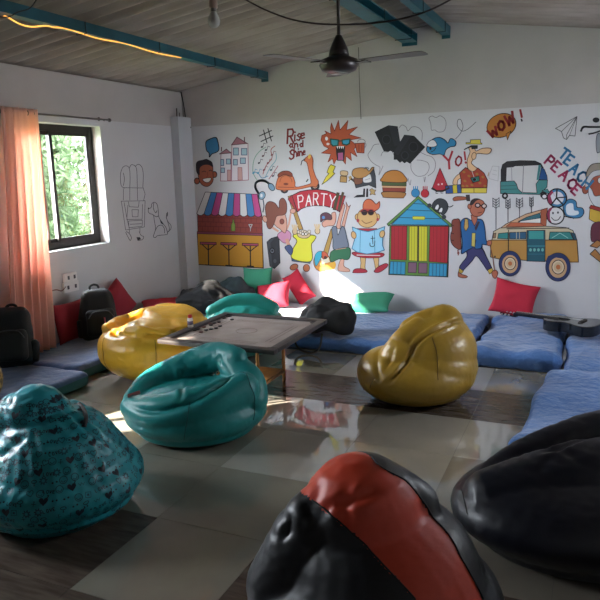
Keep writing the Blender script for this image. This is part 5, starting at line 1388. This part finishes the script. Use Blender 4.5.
Q.ell('#d2d0d0', 555.5, 215.5, 8.6, 8.6, 0, INK, 1.3, 36).poly('#8c2a4a', [(549, 208.5), (553, 207.5), (550, 212), (550, 219), (552, 223), (548, 220), (547, 214)], None).ell(INK, 553, 213, .9, 1.2).ell(INK, 558, 212.5, .9, 1.2).line(INK, .8, [(551.5, 217.5), (554, 220), (558, 219.8), (560.5, 216.5)], True)
Q.ell('#d2d0d0', 544.5, 196.5, 2.6, 2.4, 0, INK, 1.1).end()
# bearded man at the right edge and things above him
Q.begin('painted_bearded_man', 'white bearded man in turban carrying a red and yellow box')
Q.ell('#9a4f38', 585.5, 189.5, 3.2, 4.4, 10, '#3a1c14', .6).poly('#9a4f38', [(589, 185), (592, 178), (602, 175), (606, 200), (592, 200)], '#3a1c14', .6, True)
Q.poly('#c3c8cc', [(589, 187), (592, 190), (595, 196), (603, 196), (607, 207), (596, 206.5), (591, 201), (588.5, 194)], '#4a4a50', .6, True)
Q.poly('#8f8474', [(586, 177), (588, 169), (593, 164), (603, 164), (607, 172), (592, 175), (589, 181)], '#3a342c', .7, True).poly('#b8b8ba', [(585, 186), (588, 177), (594, 171), (606, 170), (606, 174), (594, 177), (588, 186)], '#4a4a50', .5, True)
Q.ell('#d8d4d0', 600, 180.5, 2.2, 3, 0, INK, .5).poly('#c9a63a', [(589.5, 213), (590, 208), (603, 212), (603, 223), (594, 222), (589, 219)], '#3a2a14', .6).poly('#9a2c28', [(589, 208), (591, 205), (606, 209), (605, 213)], '#3a1410', .6)
Q.poly('#5a2434', [(592, 225), (602, 223), (604, 243), (596, 242), (591, 240)], INK, .5, True).poly('#a5703a', [(590, 246), (597, 240), (603, 243), (597, 248)], INK, .8).poly('#a5703a', [(590, 254), (595, 249), (603, 258), (600, 262)], INK, .8).end()
Q.begin('painted_skater_figure', 'dark bent figure above a grey leaf shape')
Q.ell('#17171a', 596, 120, 3.4, 2.6).line('#3a3a3c', 2, [(600, 127), (590, 127), (583.5, 127), (581, 131)], True).line('#3a3a3c', 1.6, [(600, 131), (594, 133), (589, 134)], True).poly('#8a8e94', [(597, 135), (600, 134), (604, 146), (597.5, 153), (596, 143)], '#3a3a3c', .6, True).end()
# party group
Q.begin('painted_party_banner', 'curved red banner reading PARTY on two poles')
Q.poly('#b08a45', [(288, 196.5), (291, 195.5), (303, 229), (299, 230)], '#4a3418', .6).poly('#b08a45', [(331, 229), (334, 230), (325, 266), (319, 266)], '#4a3418', .6)
tp_ = [(292, 195.5), (300, 191.5), (308, 190), (317, 189.5), (326, 190.5), (334, 193), (341, 196)]; bt = [(340, 212), (333, 208), (325, 206), (316, 205.5), (307, 206.5), (301, 209), (297.5, 212)]
Q.poly('#b32330', tp_+bt, '#3a1014', .9)
Q.poly('#a0202c', [(288, 199), (292, 195), (297, 212), (294, 208)], '#3a1014', .6).poly('#a0202c', [(341, 195), (345.5, 196), (341, 210), (337.5, 211)], '#3a1014', .6).line('#4a3c22', 3.2, [(338, 193.5), (334.5, 209)]).line('#4a3c22', 2.6, [(343, 193), (339, 209)])
for ch, o, ex, ey in [('P', (299, 208), (8, -1.6), (-1.2, -12)), ('A', (306, 206.2), (7, -.8), (.3, -11.5)), ('R', (313.5, 205), (7, .2), (.2, -12)), ('T', (320.5, 205.5), (7.4, .8), (.8, -12)), ('Y', (328.5, 207), (7, 1.6), (1.6, -12))]: Q.text('#e4dcd8', 1.1, ch, o, ex, ey)
Q.end()
Q.begin('painted_dancing_girl', 'girl with tall brown hair in pink dress')
hb = '#7c4534'; sk = '#cf9a84'
Q.line(sk, 2.2, [(266, 219), (270, 226), (278, 231)]).line(sk, 1.8, [(291, 212), (289, 224), (286, 231)]).poly('#c78aa8', [(279, 233), (286, 230), (291, 234), (289.5, 241), (284, 243), (278, 237)], '#6a3a50', .6, True)
Q.poly(sk, [(273, 220), (282, 211), (286, 217), (287, 226), (285, 233), (280, 229), (276, 226)], '#6a3f34', .6, True)
Q.poly(hb, [(267, 226), (266, 215), (265.5, 206), (269, 201.5), (275, 203), (279, 208), (279.5, 201), (283, 198), (286.5, 203), (286.5, 212), (283, 215), (277, 216), (275, 221), (273, 226), (270, 229)], '#3a1c18', .6, True)
Q.ell('#8c4a3c', 282, 221.5, 2.1, 2.6, 0, '#5a2a20', .6).ell(sk, 265, 219, 2.2, 3.4, -20, '#6a3f34', .6).ell(sk, 293, 211, 2.8, 2.4, 0, '#6a3f34', .6)
Q.line(sk, 3.4, [(287, 240), (289, 246)]).poly('#3f4f78', [(285, 247), (290, 245), (293, 250), (291, 255), (287, 251)], '#20283c', .6, True).end()
Q.begin('painted_speaker_box', 'tall black loudspeaker')
Q.poly('#2c2f34', [(267, 242), (271, 238.5), (279, 236), (280, 263), (274.5, 268.5), (270, 266)], INK, .8).poly('#3c4046', [(267, 242), (271, 238.5), (275, 237.5), (270.5, 243), (272.5, 267.5), (270, 266)]).ell('#6f747c', 272.3, 250.8, 2.3, 2.7, 0, INK, 1).ell('#24262a', 272.3, 250.8, 1.1).ell('#4a4e54', 275, 261, 1.6, 2).end()
Q.begin('painted_lime_shirt_man', 'man in long lime shirt raising his hands')
Q.poly('#3f5a78', [(291.5, 257), (311, 260), (310, 263.5), (304, 262.5), (299, 262), (292, 261)], '#22303f', .6)
Q.ell('#a8603c', 294, 267, 4.2, 2.8, -25, '#4a2414', .7).ell('#a8603c', 306.5, 268, 3.2, 3.6, 0, '#4a2414', .7)
Q.poly('#d8d63a', [(293, 236), (297, 233), (301, 237), (307, 238), (311, 235), (316, 236.5), (314, 241), (311.5, 245), (312, 260), (302, 261.5), (291.5, 257.5), (293, 249), (297, 241)], '#55551c', .8, True)
for x, y in ((295, 229.5), (317.5, 229)): 
    Q.ell('#cfb48a', x, y+2, 2.5, 3, 0, '#6a5434', .6)
    for dx in (-2.8, -.8, 1, 2.6): Q.line('#cfb48a', 1.2, [(x+dx*.5, y), (x+dx, y-4.5)])
Q.ell('#cfb48a', 304, 234.5, 6.5, 3.8, 0, '#6a5434', .6)
for k in range(6): Q.ell('#d8cdb8', 298.8+k*2.1, 232+.8*math.sin(k*2), 1.5, 1.6, 0, '#6a6450', .5)
Q.ell('#e3dfd8', 303, 234, 1.3, 1.5, 0, INK, .5).ell('#e3dfd8', 306, 234, 1.3, 1.5, 0, INK, .5).end()
Q.begin('painted_beach_ball', 'beach ball and yellow guitar')
Q.ell('#c98838', 322, 262, 8.4, 9.6, 0, '#5a3a18', .6).poly('#35a0b8', [(314.5, 258), (317, 252.5), (322, 251.5), (321, 258), (316, 266)], '#1c5060', .5, True).poly('#d9d0b8', [(321, 258), (328, 256), (330, 262), (322, 264)], None).poly('#c25a3c', [(322, 252), (326, 252.5), (328, 257), (323, 259)], '#5a2414', .5, True)
Q.poly('#dba73c', [(327, 266), (333, 261), (336, 264), (334, 269), (326, 270.5), (319, 269)], None, .6, True).ell('#4a2418', 325.5, 257.5, 1.6, 1.7).end()
Q.begin('painted_boy_in_cap', 'boy with striped cap, grey shirt and green shorts reaching up')
Q.poly(sk, [(336, 228), (341, 208), (343, 202), (345, 206), (341, 222), (340, 229)], '#6a3f34', .6).poly(sk, [(341, 228), (346.5, 208), (346, 202), (348.5, 207), (350.5, 205), (348, 212), (344, 229)], '#6a3f34', .6)
Q.poly(sk, [(324, 221), (331, 217), (332, 213), (335.5, 212.5), (336, 219), (334, 225), (328, 226), (324, 227), (322, 224)], '#6a3f34', .6, True).poly('#5a3440', [(320.5, 219), (321, 214.5), (326, 212.5), (331, 215), (331.5, 219.5), (325, 219.5), (321, 222)], INK, .6, True).ell('#4f7fb0', 323.5, 217.5, 1.5, 1.6)
Q.poly('#6f7684', [(332, 228), (336.5, 227), (338, 235), (341.5, 227), (344.5, 228), (347, 238), (348.5, 246), (345, 248.5), (334, 249.5), (333, 240)], '#2f3440', .7, True).poly('#2f6a48', [(333, 250.5), (348.5, 247.5), (350.5, 254), (348, 259.5), (339, 259), (331.5, 262), (330, 256)], '#16301f', .7, True)
Q.poly(sk, [(340.5, 260), (344, 260), (344, 266), (349, 269), (349.5, 271.5), (343, 271.5), (338, 269.5)], '#8a5a44', .6, True).line('#c98f78', .6, [(336, 249.5), (346, 248)]).end()
Q.begin('painted_towel_woman', 'person with orange hair and sunglasses holding a light blue towel')
yk = '#cfa56a'
Q.poly(yk, [(360, 255), (366, 256), (365, 267), (366, 271), (360, 271), (361, 263)], '#6a4a24', .6).poly(yk, [(373, 256), (379, 255), (378.5, 265), (381, 268), (376, 271.5), (374.5, 263)], '#6a4a24', .6)
Q.poly('#a82434', [(353, 271.5), (355, 269), (361, 268.5), (366.5, 270), (366, 272.5), (354, 272.8)], '#4a1018', .6, True).poly('#a82434', [(374, 271.5), (378, 267), (385, 263.5), (388, 264.5), (386, 268), (379, 272.5)], '#4a1018', .6, True)
Q.poly('#a82434', [(354, 252), (382, 253), (381.5, 257), (368, 258), (355.5, 256)], '#4a1018', .6, True).line('#dcd0cc', .8, [(357, 255), (380, 255.5)])
Q.ell(yk, 357.5, 217, 2.4, 3.2, 0, '#6a4a24', .6).ell(yk, 377.5, 217, 2.4, 3.2, 0, '#6a4a24', .6).poly(yk, [(358, 214), (362, 209.5), (372, 209.5), (376.5, 214), (377, 221), (373, 226), (367, 227.5), (361, 225.5), (358, 221)], '#6a4a24', .6, True)
Q.poly('#c2623c', [(363, 209), (363.5, 203), (367, 199.3), (372, 200), (376, 204), (379.5, 201.5), (379.5, 207), (376, 210.5), (370, 211), (364, 211)], '#5a2414', .7, True).poly('#b03c34', [(359.5, 212), (363, 208.5), (373, 209), (376, 212), (372, 212.5), (362, 212.5)], None)
Q.ell('#24161a', 364.5, 212.5, 2.8, 2.6, 0, '#5a1c24', .6).ell('#24161a', 371, 212.5, 2.8, 2.6, 0, '#5a1c24', .6).line('#5a1c24', .8, [(361, 211.5), (375, 211.5)]).line('#7a4a2c', .7, [(362, 220.5), (366, 223.3), (372, 221.5)], True).ell('#a83a44', 358, 220.5, 1.4, 1.8).ell('#a83a44', 377.8, 219.5, 1.3, 1.6)
Q.poly('#a82434', [(357, 228.5), (377, 228.5), (377, 232), (357, 232)], '#4a1018', .5)
Q.poly('#8fc4dc', [(352.5, 227), (360, 230), (368, 231.5), (377, 229.5), (385, 226.5), (383, 236), (382.5, 245), (384.5, 250), (377, 252.5), (367, 254), (357, 252), (352, 248.5), (354.5, 240)], '#2c6a8a', .8).line('#4a90b0', .7, [(360.5, 231), (360, 251.5)]).line('#4a90b0', .7, [(374.5, 231), (375, 252)])
Q.line('#1c3a48', .8, [(370, 243), (370.5, 246), (374, 246), (375, 241)], True).line('#1c3a48', .8, [(372.5, 236), (373, 244)]).line('#1c3a48', .7, [(371, 238.5), (375, 238)]).ell(yk, 353.8, 235, 2.4, 3.6, -15, '#6a4a24', .6).ell(yk, 382.3, 234, 2.5, 3.6, 15, '#6a4a24', .6).end()
# beach hut
Q.begin('painted_beach_hut', 'beach hut with blue gable, red and yellow doors')
hb_ = '#3592b8'; lg = '#5f8a3c'
Q.poly(lg, [(418.3, 196.2), (453, 225.5), (450.5, 227), (418, 200), (388.5, 226), (387, 224)], '#2c3c20', .7)
Q.poly(hb_, [(418.2, 199), (449, 225.2), (391.5, 224.5)], '#1c4a60', .8)
for (a, b_) in [((413, 203.5), (425, 204.2)), ((406, 209.8), (432.5, 211)), ((398.5, 217.5), (441, 218.8))]: Q.line('#1c4a60', .8, [a, b_])
Q.poly('#d3cf3c', [(413, 216.3), (424.5, 216.5), (425.3, 218.2), (424, 219.8), (413.5, 219.5), (412.3, 218)], '#6a6a20', .5)
Q.poly(lg, [(390, 225.5), (449.2, 226), (447.8, 277), (388.8, 274.5)], '#20301c', .8)
Q.poly('#a81f2a', [(391.3, 226), (407, 226), (406.5, 260), (390.8, 259.3)], '#3a0c10', .6).poly('#a81f2a', [(430, 226.3), (448.5, 226.5), (447.5, 263), (429, 261.5)], '#3a0c10', .6)
for x in (394.5, 398.5, 402.5): Q.line('#7c141c', .5, [(x, 227), (x-.3, 259)])
for x in (433.5, 437, 441, 445): Q.line('#7c141c', .5, [(x, 227), (x-.4, 261.5)])
Q.poly('#c9c22e', [(409.5, 226.2), (417.6, 226.2), (417.4, 261), (409, 260.5)], '#5a5a1c', .6).poly('#c9c22e', [(419, 226.2), (427.3, 226.4), (427, 261.3), (418.8, 261)], '#5a5a1c', .6).line(INK, .9, [(418.3, 226), (418, 261.5)])
for x in (411.7, 414.5, 421.5, 424.3): Q.line('#97921f', .5, [(x, 227), (x-.2, 260.5)])
Q.poly(hb_, [(390.5, 261.5), (405.5, 262), (405, 274.3), (389.6, 273.8)], '#1c4a60', .6).poly(hb_, [(429.5, 263), (447, 264), (446.5, 276.3), (429, 275.8)], '#1c4a60', .6)
for x in (393.5, 397.3, 401.2): Q.line('#1c4a60', .6, [(x, 262), (x-.3, 274)])
for x in (433, 436.5, 440, 443.5): Q.line('#1c4a60', .6, [(x, 263.5), (x-.3, 276)])
Q.poly('#7f5a6c', [(408.5, 262.3), (416.8, 262.5), (416.2, 272.8), (408, 272.5)], '#3f2c34', .6).poly('#7f5a6c', [(418.8, 262.8), (427.3, 263), (427, 273.2), (418.5, 273)], '#3f2c34', .6).line(INK, 1.1, [(448.2, 262), (447.7, 277)]).end()
Q.begin('painted_peeping_mole', 'dark grey creature peeping over the hut roof')
Q.poly('#33353a', [(432, 207), (434, 201.5), (439, 198.5), (445, 200), (448, 205), (447, 211), (443, 215), (440, 213), (436, 212)], INK, .6, True).ell('#33353a', 429.5, 205.5, 2.2).ell('#33353a', 444, 217, 2.3).ell('#dcdad8', 437, 207.5, 1.8, 3.4, 25, INK, .6).ell('#dcdad8', 440.8, 210.5, 1.7, 3.2, 25, INK, .6).ell(INK, 436, 210, .8, 1).ell(INK, 440, 212.8, .8, 1).line(INK, .9, [(447, 206), (450, 207), (453, 205.5)], True).end()
# walking man with backpack
Q.begin('painted_backpacker', 'barefoot backpacker in blue jacket with brown rucksack')
bj = '#1f5c94'; rs = '#b0654c'
Q.poly('#7d3a2c', [(452, 221), (456, 219), (460, 221), (461, 240), (461, 249), (456, 248), (451.5, 243), (450.5, 236), (452, 230)], INK, .7, True)
for y in (225, 233, 240): Q.line('#4a1c18', 1, [(450.8, y), (453.5, y+.6)])
Q.line('#7d3a2c', 1.2, [(458, 250), (458.3, 255)]).ell('#7d3a2c', 458.3, 253, 1.2, 1)
pt_ = '#3a3664'
Q.poly(pt_, [(467, 247), (481, 247.5), (487, 258), (491.5, 267), (492, 270), (488, 271), (483, 264), (476.5, 256), (472, 261), (465, 268.5), (462.5, 270.5), (459.5, 267.5), (462, 263), (467, 256)], '#17152a', .8, True)
Q.poly('#c2a23c', [(459.5, 268), (463.5, 271), (461.5, 273.5), (458.5, 272)], INK, .5).poly('#c2a23c', [(487.5, 270), (492, 268), (493.5, 271.5), (489.5, 274)], INK, .5)
Q.poly(rs, [(458.5, 272), (461, 274), (466, 275.5), (467.5, 277), (464, 278), (458.5, 276.5)], '#4a2018', .6, True).poly(rs, [(492, 272), (495.5, 270), (498, 273), (495.5, 278.5), (492.5, 276)], '#4a2018', .6, True)
Q.poly(bj, [(461, 222), (466, 218), (472, 220.5), (478, 219), (483, 221), (485, 230), (486, 240), (488.5, 243), (487, 245), (482.5, 244.5), (481.5, 248), (475, 248.5), (476, 240), (473, 247), (468, 250), (461.5, 253.5), (462.5, 244), (461.5, 234)], '#102c4a', .9, True)
Q.poly('#c2a05a', [(465, 218.5), (468, 219.5), (468.5, 227), (466, 231), (464, 228)], '#4a3418', .6).poly('#c2b25a', [(472, 233), (475.5, 233), (475, 247), (471.5, 246)], '#4a421c', .5).poly(rs, [(471, 215), (477.5, 216), (477, 221), (474.5, 226), (472, 221)], '#4a2018', .6).poly('#3a2838', [(478, 221), (480, 222), (476, 231), (474.5, 228)], None)
Q.poly(rs, [(470, 207), (472, 201), (477, 199), (483, 201), (485, 206), (484, 212), (480, 216), (474, 216), (470.5, 212)], '#4a2018', .7, True).ell(rs, 469.5, 206.5, 1.8, 2.5, 0, '#4a2018', .6).poly('#2a1c1c', [(470, 205), (471, 200.5), (475, 198.3), (480, 199), (476, 201), (473, 204.5)], None, .6, True)
Q.ell('#c9b4ac', 477.7, 205.3, 2.3, 2, 0, '#24161a', 1).ell('#c9b4ac', 484.2, 206, 2.3, 2.1, 0, '#24161a', 1).line('#24161a', .9, [(480, 205.3), (482, 205.6)]).line('#4a2018', .6, [(478, 213), (482, 212)])
Q.ell(rs, 489.3, 243, 2.4, 2.8, 20, '#4a2018', .6).line('#7a4a2c', 1, [(490, 245), (493, 258), (494.5, 271)]).end()
# drawings on the window wall
root2 = empty('wall_drawing', (XL, 5.9, .8), 'thin black line drawing of a seated dog and tall rucksack on window wall', 'drawing')
L_ = Paint(root2, lambda x, y: atx(x, y, XL), (1, 0, 0))
k_ = '#45444a'
def o2(pts, s=1/6.667, ox=115, oy=155): return [(ox+x*s, oy+y*s) for x, y in pts]
L_.begin('drawn_rucksack', 'outlined tall rucksack with bedrolls')
for pts in [[(62, 222), (40, 200), (36, 130), (50, 85), (75, 72), (95, 90), (100, 150), (98, 215)], [(95, 85), (110, 65), (135, 75), (145, 110), (148, 215)], [(135, 75), (155, 62), (178, 80), (188, 130), (185, 215)], [(55, 120), (62, 160), (55, 205)]]: L_.line(k_, .55, o2(pts), True)
for pts in [[(55, 218), (190, 220)], [(55, 225), (55, 300)], [(98, 222), (98, 300)], [(148, 222), (150, 300)], [(188, 222), (200, 260), (190, 305)], [(40, 308), (200, 305), (195, 480), (70, 500), (45, 330), (40, 308)], [(88, 312), (95, 345), (155, 348), (160, 310)], [(85, 335), (78, 430), (180, 428), (182, 330)], [(112, 365), (155, 365), (152, 412), (115, 412), (112, 365)], [(90, 440), (182, 435), (180, 475), (92, 485), (90, 440)], [(100, 462), (175, 458)], [(95, 495), (95, 520)], [(165, 488), (165, 515)], [(60, 318), (80, 430), (95, 490)]]: L_.line(k_, .5, o2(pts))
for pts in [[(70, 515), (85, 545), (100, 570), (108, 550), (95, 525), (75, 510)], [(160, 512), (172, 535), (190, 545), (180, 565), (150, 570)]]: L_.line(k_, .55, o2(pts), True)
L_.poly('#2a2a2e', o2([(142, 548), (165, 548), (172, 562), (150, 570)])).end()
L_.begin('drawn_dog', 'outlined seated dog with raised tail')
for pts in [[(222, 360), (222, 380), (235, 392), (255, 400), (262, 440), (270, 490), (262, 520), (255, 545), (270, 550), (278, 540), (300, 535), (345, 530), (350, 515)], [(222, 358), (240, 350), (245, 325), (262, 315), (280, 330), (288, 370), (290, 405), (300, 430), (322, 460), (340, 485), (350, 520)], [(258, 320), (255, 355), (270, 385), (280, 370)], [(258, 402), (275, 412), (290, 405)], [(270, 500), (285, 475), (310, 468), (328, 490), (330, 520)], [(350, 515), (370, 495), (372, 470), (350, 440), (342, 410), (350, 380)], [(355, 512), (362, 490), (352, 450), (340, 415)]]: L_.line(k_, .6, o2(pts), True)
L_.poly('#222226', o2([(295, 420), (318, 455), (322, 465), (305, 455)])).poly('#222226', o2([(342, 388), (352, 385), (350, 408), (342, 412)])).ell('#222226', 148.4, 208.3, .6, .8).end()
